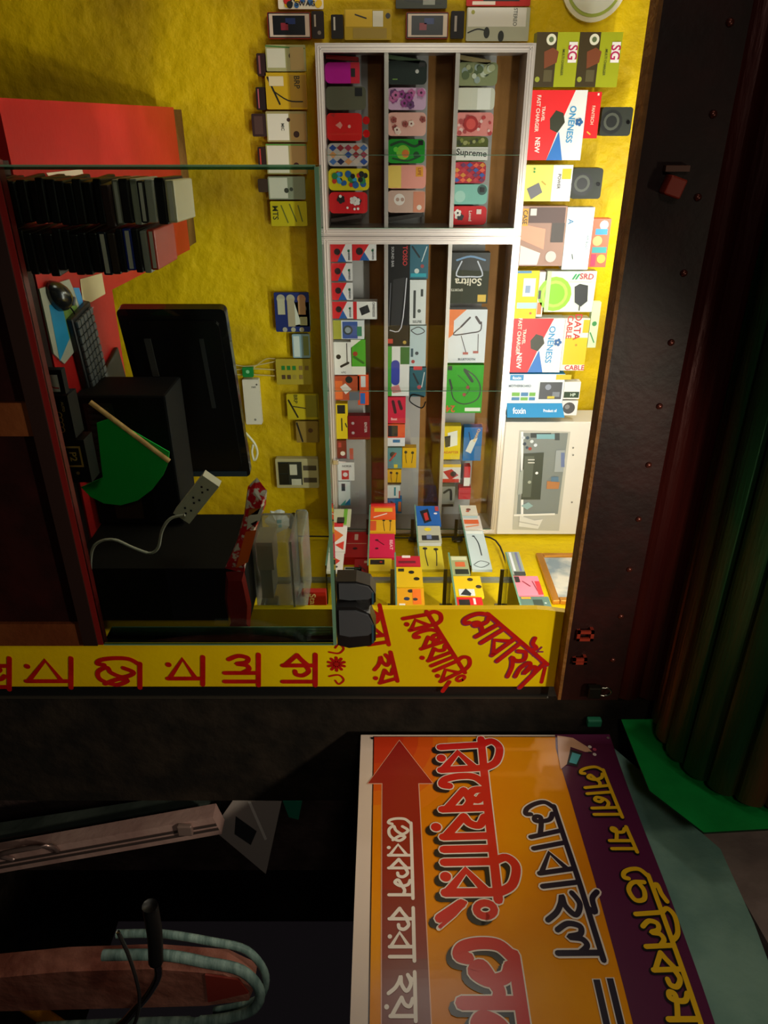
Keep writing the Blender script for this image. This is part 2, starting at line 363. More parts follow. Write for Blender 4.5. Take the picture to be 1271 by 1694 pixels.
# mobile phone doodle near the top corner
for k in range(7):
    a = k * 2 * math.pi / 7; c = Bp(887, 1076); mb.ribbon([c + Vector((math.cos(a), math.sin(a))) * .005, c + Vector((math.cos(a + .5), math.sin(a + .5))) * .018], .005, -.002, PU)
mb.ribbon([Bp(893, 1090), Bp(902, 1104), Bp(896, 1128)], .01, -.002, RD)
mb.box(X0, X1, -.004, 0, .02, .03, mat('#7a3a10'))
o = mb.build('signboard', None, (0, FR, 0)); tag(o, 'tall yellow painted board with red Bengali lettering on the corner of the shop front', 'sign')

# ------------------------------------------------------------------ rolling shutter
root = thing('rolling_shutter', 'dark maroon and green rolling shutter rolled up above the shop opening', 'shutter', (.2, 1.45, ZC + .458))
SO = root.location
def prt(mb, name, parent, label=None):

    o = mb.build(name, parent)
    if label: o['label'] = label
    return o
ROLLM = noisy('shutter_green_brown_reflections', '#1e4426', '#6a4a2c', 1.6, .38, .15, 60, metal=.5, stretch=(.35, 3, 3), lo=.42, hi=.58)  # green-brown paint; coloured reflections are put into the colour as noise bands
mb = MB(SO); XL, XR = -1.25, 1.43; cy, cz, rr = 1.44, ZC + .965, .235
prof = []
NR = 22
for k in range(NR * 8):
    a = 2 * math.pi * k / (NR * 8); f = (k % 8) / 8
    r = rr + .014 * (math.sin(math.pi * f) ** .6) - (.004 if k % 8 == 0 else 0)
    prof.append((cy + r * math.cos(a), cz + r * math.sin(a)))
n = len(prof)
mb.add([(XL, p[0], p[1]) for p in prof] + [(XR, p[0], p[1]) for p in prof], [(i, (i + 1) % n, n + (i + 1) % n, n + i) for i in range(n)], ROLLM)
mb.add([(XL, p[0], p[1]) for p in prof] + [(XR, p[0], p[1]) for p in prof], [tuple(range(n)), tuple(range(n, 2 * n))], mat('#120c0a', .8))
prt(mb, 'slat_roll', root)
mb = MB(SO); pts = []
for k in range(0, 25):                       # hanging slats between bottom plate and roll
    z = ZC + .62 + k * .01; pts.append((1.508 - .013 * abs(math.sin(math.pi * (k % 6) / 6)), z))
n = len(pts)
mb.add([(XL, p[0], p[1]) for p in pts] + [(1.36, p[0], p[1]) for p in pts] + [(XL, p[0] + .012, p[1]) for p in pts] + [(1.36, p[0] + .012, p[1]) for p in pts],
       [(i, i + 1, n + i + 1, n + i) for i in range(n - 1)] + [(2 * n + i, 2 * n + i + 1, 3 * n + i + 1, 3 * n + i) for i in range(n - 1)], noisy('shutter_red', '#300c0b', '#481410', 3, .35, .1, 50, metal=.3, stretch=(.3, 2, 2)))
prt(mb, 'curtain', root)
mb = MB(SO); mb.box(XL, 1.36, 1.497, 1.509, ZC + .475, ZC + .62, MAROON); prt(mb, 'bottom_plate', root)
mb = MB(SO); mb.box(XL, 1.352, 1.488, 1.536, ZC + .458, ZC + .466, noisy('mottled_brown', '#6a4420', '#8a5c2c', 20, .6, .3, 80)); mb.box(XL, 1.352, 1.488, 1.494, ZC + .466, ZC + .486, MAROON)  # underside mottled brown, front leg maroon
prt(mb, 'bottom_angle', root, 'mottled brown angle iron along the lower edge')
for k in range(19):
    x = 1.0886 + .137 - .137 * k; mb = MB(SO); mb.ell((x, 1.497, ZC + .587), (.0075, .006, .0075), mat('#5a2a22', .3, .6), 8, 5); prt(mb, 'rivet', root)
def ironloop(px, py, h, wd, nm_, c):
    p = onY(px, py, 1.49); mb = MB(SO); mb.box(p.x - wd / 2, p.x + wd / 2, 1.478, 1.497, p.z - h / 2, p.z - h / 2 + .008, c); mb.box(p.x - wd / 2, p.x + wd / 2, 1.478, 1.497, p.z + h / 2 - .008, p.z + h / 2, c)
    mb.box(p.x - wd / 2, p.x - wd / 2 + .008, 1.478, 1.484, p.z - h / 2, p.z + h / 2, c); mb.box(p.x + wd / 2 - .008, p.x + wd / 2, 1.478, 1.484, p.z - h / 2, p.z + h / 2, c)
    prt(mb, nm_, root, None)
RI = mat('#8a2a1a', .4, .2)
ironloop(967, 1048, .042, .03, 'hasp', RI); ironloop(958, 1090, .036, .018, 'hasp', RI)
p = onY(1113, 303, 1.49); mb = MB(SO); mb.box(p.x - .012, p.x + .022, 1.462, 1.497, p.z - .018, p.z + .014, RI, ry=.3, bev=.003); mb.box(p.x - .03, p.x - .02, 1.48, 1.497, p.z - .02, p.z + .024, mat('#5a3020')); prt(mb, 'latch', root, 'small red latch')
# padlock hanging at the right end
p = onY(992, 1140, 1.485); lk = thing('padlock', 'small dark steel padlock under the right end of the shutter', 'padlock', (p.x, 1.475, p.z))
mb = MB(); mb.box(-.018, .018, -.009, .009, -.034, 0, mat('#2a2620', .3, .8), bev=.003); mb.build('body', lk)
mb = MB(); mb.tube([(-.012, 0, 0), (-.012, 0, .018), (0, 0, .028), (.012, 0, .018), (.012, 0, 0)], .003, mat('#8a8880', .2, 1), 6); mb.build('shackle', lk)

# green end plate of the shutter
plx = PL('X', 1.455)
pp = [onX(*q, 1.455) for q in ((1028, 1190), (1075, 1308), (1165, 1377), (1290, 1370), (1400, 1300))]
pp += [Vector((1.455, 1.2, ZC + 1.3)), Vector((1.455, 1.53, ZC + 1.3))]
mb = MB(pp[0]); mb.prism(pp, (.006, 0, 0), noisy('green_paint', '#0a7a34', '#119040', 5, .45, .05, 60), mat('#06301a'))
tag(mb.build('bracket_plate'), 'bright green steel end plate beside the rolled shutter', 'plate')

# ================================================================== SHOWCASES ON THE BACK WALL
YC = 3.0
zB, zT = ZC - .238, ZC + .524; SH = [zB + .028, ZC + .012, ZC + .26]
xa = onY(700, 71, YC).x; xm = onY(700, 391, YC).x; xe = 1.712
def showcase(xl, xr, label, seam):
    t = thing('glass_showcase', label, 'showcase', ((xl + xr) / 2, YC + .08, zB), 'aluminium showcases fixed side by side on the back wall')
    o = t.location; fw = .028
    mb = MB(o)
    for z0, z1 in ((zB, zB + fw), (zT - fw, zT)):
        mb.box(xl, xr, YC, YC + .16, z0, z1, ALU)
        for q in (.009, .018): mb.box(xl + .01, xr - .01, YC - .003, YC, z0 + q - .0015, z0 + q + .0015, mat('#e6e0d8', .3, .5))
    for x0, x1 in ((xl, xl + fw), (xr - fw, xr)):
        mb.box(x0, x1, YC, YC + .16, zB + fw, zT - fw, ALU)
        for q in (.009, .018): mb.box(x0 + q - .0015, x0 + q + .0015, YC - .003, YC, zB + .01, zT - .01, mat('#e6e0d8', .3, .5))
    mb.build('frame', t)
    mb = MB(o); mb.box(xl + fw, xr - fw, YC + .155, YC + .17, zB + fw, zT - fw, CABBACK); mb.build('back_panel', t)
    for z in SH[1:]:
        mb = MB(o); mb.box(xl + fw, xr - fw, YC + .012, YC + .154, z - .008, z, CABBACK); mb.box(xl + fw, xr - fw, YC + .004, YC + .012, z - .011, z + .004, ALU); mb.build('shelf', t)
    for z in SH:
        mb = MB(o); mb.box(xl + fw, xr - fw, YC + .146, YC + .154, z, z + .15, GREYP); mb.build('lining_sheet', t)
    sx = seam
    for x0, x1, yy in ((xl + fw, sx + .02, YC + .0005), (sx, xr - fw, YC - .0055)):
        mb = MB(o); mb.box(x0, x1, yy, yy + .003, zB + fw, zT - fw, CGLASS); mb.box(x1 - .002, x1, yy - .0005, yy + .0035, zB + fw, zT - fw, GEDGE); mb.build('glass_door', t)
    return t
sc1 = showcase(xa, xm - .001, 'left aluminium framed wall showcase filled with phone cases standing on three shelves', onY(700, 247, YC).x)
sc2 = showcase(xm + .001, xe, 'right aluminium framed wall showcase filled with charger, speaker and earphone boxes', onY(700, 640, YC).x)
lkp = onY(556, 762, YC); mb = MB((lkp.x, YC, lkp.z))
mb.box(lkp.x - .012, lkp.x + .012, YC - .02, YC - .006, lkp.z - .012, lkp.z + .012, mat('#d8d4cc', .2, .8), bev=.002); mb.tube([(lkp.x, YC - .014, lkp.z + .01), (lkp.x, YC - .018, lkp.z + .045)], .003, ALU, 6, False)
q = mb.build('lock', None); q.parent = [c for c in sc2.children if c.name.startswith('glass_door')][0]; q.location = Vector((lkp.x, YC, lkp.z)) - sc2.location; q['label'] = 'small chrome sliding door lock'

# ---- phone cases
pc = PL('Y', YC + .06)
random.seed(3)
def dots(cols, n, x0, y0, x1, y1, r, seed=1):
    rd = random.Random(seed); o = []
    for k in range(n): o.append(C(cols[k % len(cols)], rd.uniform(x0 + r, x1 - r), rd.uniform(y0 + r, y1 - r), rd.uniform(r * .6, r * 1.1)))
    return o
def flowers(cp, cc, n, x0, y0, x1, y1, r, seed=1):
    rd = random.Random(seed); o = []
    for k in range(n):
        x = rd.uniform(x0 + r * 1.6, x1 - r * 1.6); y = rd.uniform(y0 + r * 1.6, y1 - r * 1.6)
        for j in range(5): a = j * 1.257 + k; o.append(C(cp[k % len(cp)], x + r * math.cos(a), y + r * math.sin(a), r * .75))
        o.append(C(cc, x, y, r * .5))
    return o
def diamonds(cols, x0, y0, x1, y1, n, mrow):
    o = []; w_ = (x1 - x0) / n; h = (y1 - y0) / mrow; k = 0
    for i in range(n):
        for j in range(mrow):
            cx, cy_ = x0 + w_ * (i + .5), y0 + h * (j + .5)
            o.append(Pg(cols[(i * 3 + j * 2) % len(cols)], (cx - w_ / 2, cy_), (cx, cy_ + h / 2), (cx + w_ / 2, cy_), (cx, cy_ - h / 2)))
    return o
CASES = [
 # shelf, x0,y0,x1,y1, colour, graphics, camera, label
 (0, 533, 103, 590, 138, '#e010b0', [R('#f01838', 575, 103, 590, 138)], (579, 120, 3.5, 7), 'magenta pink phone case with red camera end on bottom shelf'),
 (0, 534, 143, 600, 182, '#6a6a52', [], (588, 152, 6, 7), 'plain olive grey phone case with dark square camera opening'),
 (0, 534, 187, 592, 233, '#e81c18', [Pg('#f8a090', (548, 207), (556, 201), (560, 207), (556, 213)), C('#f8c0b0', 571, 209, 2.5), Pg('#c01410', (540, 190), (548, 187), (546, 194))], None, 'red phone case with two rounded ears and a pale emblem'),
 (0, 534, 237, 601, 275, '#d0c8c0', diamonds(['#2850a8', '#d84020', '#e8a060', '#a02838', '#4878c0', '#e0d0c0', '#b03050', '#202858'], 536, 239, 600, 273, 5, 3), None, 'blue and orange checked diamond phone case on bottom shelf'),
 (0, 534, 279, 601, 315, '#e0d010', dots(['#1860a8', '#d02818', '#208848', '#101418', '#38a8d8'], 26, 536, 281, 600, 313, 5, 4), None, 'yellow phone case splashed with blue and red cartoon spots'),
 (0, 534, 318, 597, 353, '#d81820', flowers(['#f4f0e8', '#101010'], '#101010', 4, 546, 320, 594, 340, 4, 5) + dots(['#f4f0e8'], 8, 536, 322, 595, 352, 2.5, 6), None, 'red phone case with white blossom and black dots'),
 (1, 648, 100, 713, 140, '#26322c', [L('#80b048', 1.5, (657, 131), (664, 131)), C('#d8d8d0', 697, 118, 3)], (705, 107, 5, 4), 'dark green black phone case with single round lens'),
 (1, 648, 145, 712, 182, '#e0b8d8', flowers(['#a04090', '#d070a8', '#6a3870'], '#401838', 11, 649, 146, 711, 181, 4, 7), None, 'lilac phone case covered in purple roses'),
 (1, 648, 186, 712, 225, '#f0b8a8', flowers(['#f8e0d0', '#a04840'], '#702820', 8, 649, 187, 711, 224, 3, 8), None, 'pale pink phone case with small brown blossoms'),
 (1, 646, 230, 708, 270, '#189828', [L('#0a4818', 4, (652, 240), (670, 234), (690, 242), (702, 236)), C('#88c830', 672, 252, 11), C('#e07828', 676, 254, 6), L('#0a4818', 3, (655, 262), (680, 266), (700, 258)), C('#68d838', 660, 247, 4), C('#0a4818', 694, 256, 5)], (701, 236, 4, 4), 'bright green phone case with a coiled creature print'),
 (1, 645, 273, 709, 312, '#f0a090', [R('#f0d060', 645, 274, 668, 311), R('#e8a020', 692, 276, 704, 292), T('#a03020', 'LIFE', 698, 284, 5, 90)], None, 'salmon and yellow two tone phone case with small lettering'),
 (1, 645, 315, 708, 352, '#c8a898', [C('#e8e0d8', 665, 330, 9), C('#b89888', 662, 330, 3), C('#b89888', 670, 330, 3), R('#d88868', 688, 317, 707, 351), C('#f0e0d0', 698, 343, 4)], None, 'beige phone case with pale bear face print'),
 (2, 765, 103, 832, 142, '#8c9468', dots(['#586840', '#b0b488', '#404c30', '#98a8a0', '#c8d0b8'], 22, 767, 105, 830, 140, 6, 9), None, 'green and brown camouflage phone case on top shelf'),
 (2, 765, 145, 829, 182, '#dcdcc8', [R('#f4f4e8', 800, 146, 822, 181)], None, 'glossy cream white phone case on top shelf'),
 (2, 764, 186, 827, 225, '#e89088', dots(['#c03838', '#f0c8c0', '#b84848'], 22, 766, 188, 826, 224, 3.5, 11) + [C('#b02020', 790, 205, 12), C('#e05048', 790, 205, 8)], None, 'pink patterned phone case with a red round finger grip'),
 (2, 762, 226, 818, 267, '#5c6428', dots(['#384018', '#88903c', '#a8a868'], 16, 764, 228, 816, 241, 3.5, 12) + [R('#e4e4dc', 762, 243, 818, 265), T('#181818', 'Supreme', 791, 254, 10, 4)], None, 'olive camouflage phone case with a white lettered band'),
 (2, 759, 268, 813, 303, '#c03040', diamonds(['#c83040', '#3858a8', '#e09030', '#703060', '#f06040'], 760, 269, 812, 302, 5, 4), None, 'red and blue harlequin phone case on top shelf'),
 (2, 757, 305, 815, 338, '#88c8b8', [C('#305850', 806, 314, 8), C('#a8d8c8', 770, 325, 9)], (806, 314, 4, 4), 'mint phone case with dark round camera ring'),
 (2, 757, 341, 815, 372, '#d82028', flowers(['#f8f0e8', '#181010'], '#181010', 3, 760, 344, 780, 366, 3.5, 13) + [R('#f0d8d0', 798, 346, 806, 354), T('#f4e8e0', 'Loved', 788, 357, 5, 90)], None, 'red phone case with white flower beside black dots'),
]
for sh, x0, y0, x1, y1, c, g, camr, lb in CASES:
    parts = []
    if camr: parts = [('camera_opening', [('r', '#18181a', camr[0] - camr[2], camr[1] - camr[3], camr[0] + camr[2], camr[1] + camr[3])], None, .0015)]
    if 'ears' in lb: parts = [('ear', [('c', '#d81818', 599, 199, 6)], None, .003), ('ear', [('c', '#d81818', 599, 221, 6)], None, .003)]
    card('phone_case', lb, 'phone case', pc, x0, y0, x1, y1, .009, c, g, 'phone cases standing in the left showcase', base=SH[sh] + .0005, rnd=7, parts=parts, lean=0)
# narrow leaning cases at both ends of each shelf
for sh, x0, y0, x1, y1, c, tl, lb in ((0, 538, 90, 592, 97, '#a01c18', 4, 'thin red case seen edge on at left end of bottom shelf'), (1, 652, 90, 705, 97, '#587050', 8, 'green edged case leaning at left end of middle shelf'),
                                 (2, 768, 90, 822, 98, '#98885c', 9, 'tan case leaning at left end of top shelf'), (0, 536, 362, 588, 368, '#403430', -8, 'dark case lying askew at right end of bottom shelf'),
                                 (1, 646, 360, 705, 367, '#3c3834', -8, 'grey black case lying askew at right end of middle shelf')):
    card('phone_case', lb, 'phone case', pc, x0, y0, x1, y1, .07, c, [], 'thin cases at the shelf ends of the left showcase', base=SH[sh] + .004, tilt=tl)

# ---- boxes in the right showcase
def one(x0, y0, x1, y1):
    X = lambda a: x0 + (x1 - x0) * a; Y = lambda b: y0 + (y1 - y0) * b
    return [Pg('#e81c20', (x0, y0), (X(.78), y0), (X(.55), Y(.5)), (X(.36), y1), (x0, y1)), Pg('#1c70c0', (X(.36), y1), (X(.55), Y(.58)), (X(.66), y1)),
            Pg('#2c3018', (X(.36), Y(.4)), (X(.46), Y(.28)), (X(.6), Y(.32)), (X(.64), Y(.45)), (X(.52), Y(.6)), (X(.38), Y(.55)))]
def one_small(x0, y0, x1, y1):
    X = lambda a: x0 + (x1 - x0) * a; Y = lambda b: y0 + (y1 - y0) * b
    return [Pg('#d81820', (x0, y0), (X(.72), y0), (X(.5), Y(.5)), (X(.72), y1), (x0, y1)), Pg('#1c5ca8', (X(.3), y1), (X(.5), Y(.5)), (X(.72), y1)),
            C('#201014', X(.3), Y(.45), (x1 - x0) * .15), C('#208048', X(.84), Y(.4), 2), T('#283848', 'ONENESS', X(.86), Y(.62), 3, 90)]
pk = PL('Y', YC + .055)
def ep(x, y, s, c='#181818'):      # a pair of earphones drawn on a card
    return [C(c, x - s * .35, y, s * .16), C(c, x + s * .35, y + s * .05, s * .16), L(c, s * .06, (x - s * .33, y), (x - s * .36, y + s * .4), (x - s * .26, y + s * 1.1)), L(c, s * .06, (x + s * .33, y), (x + s * .36, y + s * .4), (x + s * .28, y + s * 1.1))]
g0 = 'small charger boxes standing in the right showcase'
src = None
for k, (x0, y0, x1, y1, b, lb) in enumerate(((543, 403, 578, 433, 0, 'small red and white charger box, leftmost on the bottom shelf'), (541, 435, 578, 465, 0, 'small red and white charger box, second from the left frame'),
      (541, 467, 578, 497, 0, 'small red and white charger box, third from the left frame'), (541, 498, 578, 528, 0, 'small red and white charger box under the white adapter box'),
      (579, 403, 619, 431, 1, 'small red and white charger box stacked on the leftmost one'))):
    if k in (0, 4):
        o = card('charger_box', lb, 'box', pk, x0, y0, x1, y1, .045, '#e8e8e4', one_small(x0, y0, x1, y1), g0, base=SH[0] if not b else SH[0] + zz + .001)
        if k == 0: src = o; zz = max(v.co.z for v in o.data.vertices)
    else:
        o = src.copy(); COL.objects.link(o); bb = [pk.ba(560, yy)[0] for yy in (y0, y1)]; o.location.x = sum(bb) / 2; o['label'] = lb
RB = [  # shelf, stack z offset in px, box, thickness, colour, gfx, label, name
 (0, 579, 499, 619, 528, .05, '#e8e8e0', [R('#d02020', 579, 499, 585, 528), Pg('#202020', (589, 510), (603, 504), (607, 516), (593, 522)), T('#404048', 'ONENESS', 613, 512, 4, 90)], 'white adapter box with red stripe stacked on a charger box', 'adapter_box'),
 (0, 545, 530, 596, 561, .05, '#d8e0e0', [R('#a8a838', 545, 530, 558, 561), R('#3858a0', 560, 532, 585, 560), C('#304048', 569, 546, 8), C('#90a0a8', 569, 546, 5), R('#188060', 584, 540, 592, 556)], 'white box with blue panel and round watch picture', 'watch_box'),
 (0, 545, 566, 574, 620, .04, '#e4e4dc', [L('#181818', 1.5, (566, 568), (566, 600)), C('#181818', 552, 590, 4), L('#181818', 4, (556, 606), (568, 600)), T('#383838', 'hTC', 560, 616, 3, 0)], 'white box showing black wired earbuds hanging down', 'earphone_box'),
 (0, 575, 562, 599, 620, .04, '#48a828', [Pg('#e8e8d8', (575, 562), (592, 562), (575, 575)), R('#e8e8d8', 575, 606, 599, 620), C('#a03020', 582, 585, 4), L('#287018', 4, (580, 590), (595, 600))], 'bright green box with cut white corner beside the earbud box', 'accessory_box'),
 (0, 545, 622, 585, 662, .04, '#b8502c', [R('#e87030', 545, 630, 557, 660), C('#182018', 568, 628, 6), Pg('#e8e0d8', (553, 640), (562, 634), (572, 644), (562, 652)), R('#606870', 568, 648, 585, 662)], 'orange and grey box with white gadget picture', 'gadget_box'),
 (0, 588, 620, 606, 670, .03, '#e05020', [R('#d8d8d8', 593, 622, 601, 640), R('#2868b8', 592, 650, 600, 668)], 'slim orange blister pack with blue plug', 'blister_pack'),
 (0, 547, 668, 566, 726, .04, '#e0c418', [R('#201c14', 549, 670, 562, 684), L('#181818', 2, (556, 692), (556, 712)), L('#181818', 2, (562, 700), (564, 706))], 'narrow yellow box with dark top beside the maroon box', 'cable_box'),
 (0, 567, 688, 604, 727, .04, '#7c1018', [C('#b0a0a0', 576, 700, 2.5), C('#b0a0a0', 576, 716, 2.5), T('#d8c8c0', 'ENTER', 597, 707, 4, 90)], 'dark maroon box with two small grey dots', 'earphone_box'),
 (0, 549, 729, 564, 758, .03, '#7a1c20', [R('#b83838', 551, 732, 556, 740), C('#e8e0d0', 558, 750, 4)], 'tiny maroon packet beside the showcase lock', 'packet'),
 (0, 552, 765, 579, 795, .04, '#e4e4e0', [R('#c82020', 558, 778, 570, 793), C('#e8e0e0', 564, 785, 4), T('#404040', 'NOKIA', 567, 771, 3.4, 0), R('#c05040', 572, 742, 578, 760)], 'white box with red square emblem below the lock', 'battery_box'),
 (0, 552, 797, 571, 836, .04, '#dce4e4', [R('#303840', 557, 800, 563, 812), Pg('#1878a8', (560, 836), (571, 824), (571, 836)), Pg('#48a8a0', (554, 836), (564, 826), (562, 836))], 'white box with teal corner at right end of bottom shelf', 'charger_box'),
 (1, 640, 403, 677, 571, .05, '#141210', [T('#c83030', 'TOSSO', 669, 422, 7, 90), T('#b8b8b8', 'SOUND BAR', 649, 424, 4, 90), L('#d8d8e0', 1.5, (672, 458), (664, 540), (645, 545)), L('#606068', 1.2, (646, 466), (643, 538)), R('#c83828', 641, 560, 650, 568), C('#b89838', 670, 566, 3), Pg('#1e1c1c', (650, 460), (670, 456), (662, 536), (646, 538))], 'tall black speaker box with a curved silver line', 'speaker_box'),
 (1, 640, 573, 677, 655, .045, '#dcdcd8', [R('#389828', 640, 573, 648, 655), R('#286820', 662, 574, 677, 602), C('#2838a0', 654, 602, 7), R('#2838a0', 647, 602, 661, 630), C('#2838a0', 654, 630, 7), Pg('#c87878', (646, 640), (660, 636), (664, 648), (650, 650))], 'white and green box with blue capsule speaker picture', 'speaker_box'),
 (1, 640, 657, 671, 700, .04, '#c81c3c', [L('#400814', 5, (650, 664), (654, 682)), L('#400814', 5, (660, 664), (664, 676)), T('#f0c8c8', 'Beat', 652, 693, 4, 0)], 'crimson earphone box in the middle shelf row', 'earphone_box'),
 (1, 640, 702, 670, 738, .04, '#d8502c', [R('#1c1c20', 642, 704, 658, 722), R('#d8dce0', 640, 724, 670, 738), R('#2070a0', 650, 727, 662, 732)], 'orange, black and white box under the crimson one', 'cable_box'),
 (1, 640, 741, 665, 775, .04, '#508890', [C('#283838', 650, 752, 5), L('#b03838', 3, (645, 762), (655, 750)), R('#d8c030', 652, 768, 658, 774)], 'small teal box with multicoloured gadget picture', 'gadget_box'),
 (1, 640, 777, 664, 801, .04, '#d8a818', ep(652, 782, 14) + [R('#382010', 640, 798, 664, 801)], 'small yellow box with black earbuds on middle shelf', 'earphone_box'),
 (1, 640, 803, 662, 824, .04, '#d8e4e0', [R('#2890a0', 652, 806, 655, 820), R('#c04838', 660, 812, 662, 824)], 'small white box with teal line on middle shelf', 'charger_box'),
 (1, 640, 826, 665, 849, .04, '#1c78b8', [Pg('#102838', (646, 828), (656, 834), (648, 842)), R('#e07840', 659, 830, 664, 846)], 'small blue box at right end of middle shelf', 'charger_box'),
 (2, 748, 418, 814, 502, .05, '#2c3018', [Pg('#181c18', (780, 418), (814, 418), (814, 447), (780, 447)), Pg('#181c18', (748, 418), (814, 418), (814, 446), (748, 446)), L('#6890b8', 3, (760, 430), (782, 424), (806, 430)), L('#c8ccd8', 2.2, (768, 432), (760, 455), (782, 457)), L('#c8ccd8', 2.2, (794, 432), (803, 455), (784, 457)), T('#e8e0c8', 'Solitra', 780, 466, 12, 180), R('#d8b020', 797, 487, 811, 499), T('#d8d4c0', 'SPORTS', 762, 479, 4, 180)], 'black and olive sports neckband box with yellow sticker', 'neckband_box'),
 (2, 741, 512, 806, 600, .045, '#dfe3e6', [Pg('#e87828', (741, 512), (772, 512), (752, 530), (752, 552), (741, 562)), L('#3c2c2c', 3, (778, 525), (764, 540)), L('#3c2c2c', 2, (764, 540), (752, 553), (780, 550), (796, 546), (797, 532)), L('#3c2c2c', 4, (788, 524), (795, 534)), L('#3c2c2c', 1.2, (765, 555), (774, 582)), L('#3c2c2c', 1.2, (793, 552), (794, 580)), R('#b05848', 769, 582, 778, 586), R('#b05848', 786, 580, 795, 584), T('#505868', 'BLUETOOTH', 776, 594, 3.5, 0)], 'white neckband box with orange corner and wired earbuds', 'neckband_box'),
 (2, 737, 604, 800, 683, .045, '#38a820', [L('#183010', 2, (746, 628), (752, 658), (770, 668), (792, 660), (796, 640), (786, 622), (768, 610)), L('#183010', 5, (769, 612), (782, 630)), L('#183010', 3.5, (745, 628), (749, 642)), L('#183010', 1, (758, 620), (778, 640), (770, 656)), C('#a03028', 775, 640, 3), C('#a03028', 770, 652, 3), T('#d85020', '24', 748, 676, 11, 180), R('#e8ece0', 772, 674, 798, 680), R('#102810', 741, 605, 748, 612)], 'bright green neckband box with orange number', 'neckband_box'),
 (2, 735, 705, 765, 760, .045, '#e0c414', [Pg('#e8e8dc', (743, 716), (759, 712), (760, 736), (745, 740)), Pg('#181818', (738, 722), (748, 720), (748, 738), (740, 740)), T('#c04818', 'ADAPTER', 750, 748, 4, 0)], 'yellow adapter box standing on the top shelf', 'adapter_box'),
 (2, 735, 768, 767, 798, .04, '#d8d4cc', [R('#e0b818', 735, 768, 767, 773), Pg('#b82020', (738, 780), (752, 776), (764, 786), (750, 794)), C('#301414', 755, 784, 5), R('#c02c20', 735, 792, 765, 798)], 'white and red earphone box under the yellow adapter box', 'earphone_box'),
 (2, 734, 805, 758, 838, .04, '#8c8c80', [L('#202020', 4, (740, 815), (750, 810), (752, 826)), R('#302420', 736, 834, 756, 838)], 'grey earphone box at right end of the top shelf', 'earphone_box'),
]
SB = {}
for sh, x0, y0, x1, y1, th, c, g, lb, nm_ in RB:
    st = 1 if x0 in (579, 588, 575, 567) else 0
    kw = dict(base=SH[sh] + .0005)
    if x0 in (579, 588, 575, 567):
        kw = dict(base=SH[sh] + .0005 + {579: zz, 575: 30 * .00236, 588: 41 * .00236, 567: .0485}[x0])
    card(nm_, lb, 'box', pk, x0, y0, x1, y1, th, c, g, 'packed accessories in the right showcase', **kw)
BK = [  # second tier / behind
 (1, 678, 403, 709, 461, '#386878', [L('#101c20', 3, (682, 408), (694, 425)), L('#c8d8d8', 1.5, (706, 408), (698, 432)), C('#984040', 699, 440, 3), C('#c8d0c8', 690, 448, 4), R('#20a0b0', 680, 452, 706, 458)], 'teal earphone box on top of the black speaker box', 'earphone_box'),
 (1, 678, 463, 705, 537, '#dce0dc', [R('#303430', 684, 480, 688, 526), R('#303430', 696, 478, 700, 490), C('#586058', 694, 514, 3), T('#384038', 'SELFIE', 691, 532, 4, 0)], 'white selfie stick box on top of the black speaker box', 'selfie_stick_box'),
 (1, 678, 539, 705, 606, '#b8ccd0', [L('#303c48', 1.5, (680, 546), (692, 541), (702, 548), (690, 553), (680, 547)), R('#285060', 680, 576, 684, 590), C('#304050', 690, 584, 3), C('#a83030', 684, 598, 3)], 'pale blue white box above the capsule speaker box', 'earphone_box'),
 (1, 678, 608, 705, 656, '#285c68', [R('#c83030', 684, 606, 698, 612), L('#101820', 3, (684, 618), (692, 634)), L('#c8d0d0', 1.5, (702, 616), (698, 640)), C('#b04048', 694, 640, 3.5)], 'dark teal box next to the hanging wire hook', 'earphone_box'),
 (1, 666, 741, 689, 774, '#d8a810', ep(677, 748, 16), 'yellow earbud box stacked on the small teal box', 'earphone_box'),
 (2, 767, 707, 797, 762, '#186cb0', [Pg('#d8dcd8', (778, 728), (790, 724), (780, 750), (771, 746)), L('#103860', 2, (775, 715), (778, 728)), T('#f0c040', 'CHARGE', 788, 720, 4, 110)], 'blue charger box tilted on top of the yellow adapter box', 'charger_box'),
 (2, 768, 772, 778, 804, '#c82428', [R('#e8e4dc', 768, 790, 778, 804)], 'thin red and white pack on the earphone box', 'packet'),
 (2, 759, 807, 779, 826, '#c01c28', [], 'plain red packet on the grey earphone box', 'packet'),
]
for sh, x0, y0, x1, y1, c, g, lb, nm_ in BK: card(nm_, lb, 'box', pk, x0, y0, x1, y1, .04, c, g, 'packed accessories in the right showcase', rnd=0)
p = onY(690, 664, YC + .05); mb = MB(p); mb.tube([p + Vector((-.02, 0, .03)), p + Vector((-.03, 0, -.02)), p + Vector((0, 0, -.03)), p + Vector((.03, 0, .02)), p + Vector((.02, .05, .04))], .003, mat('#282828', .3, .5), 6)
tag(mb.build('wire_hook'), 'black bent wire hook beside the dark teal box', 'hook')

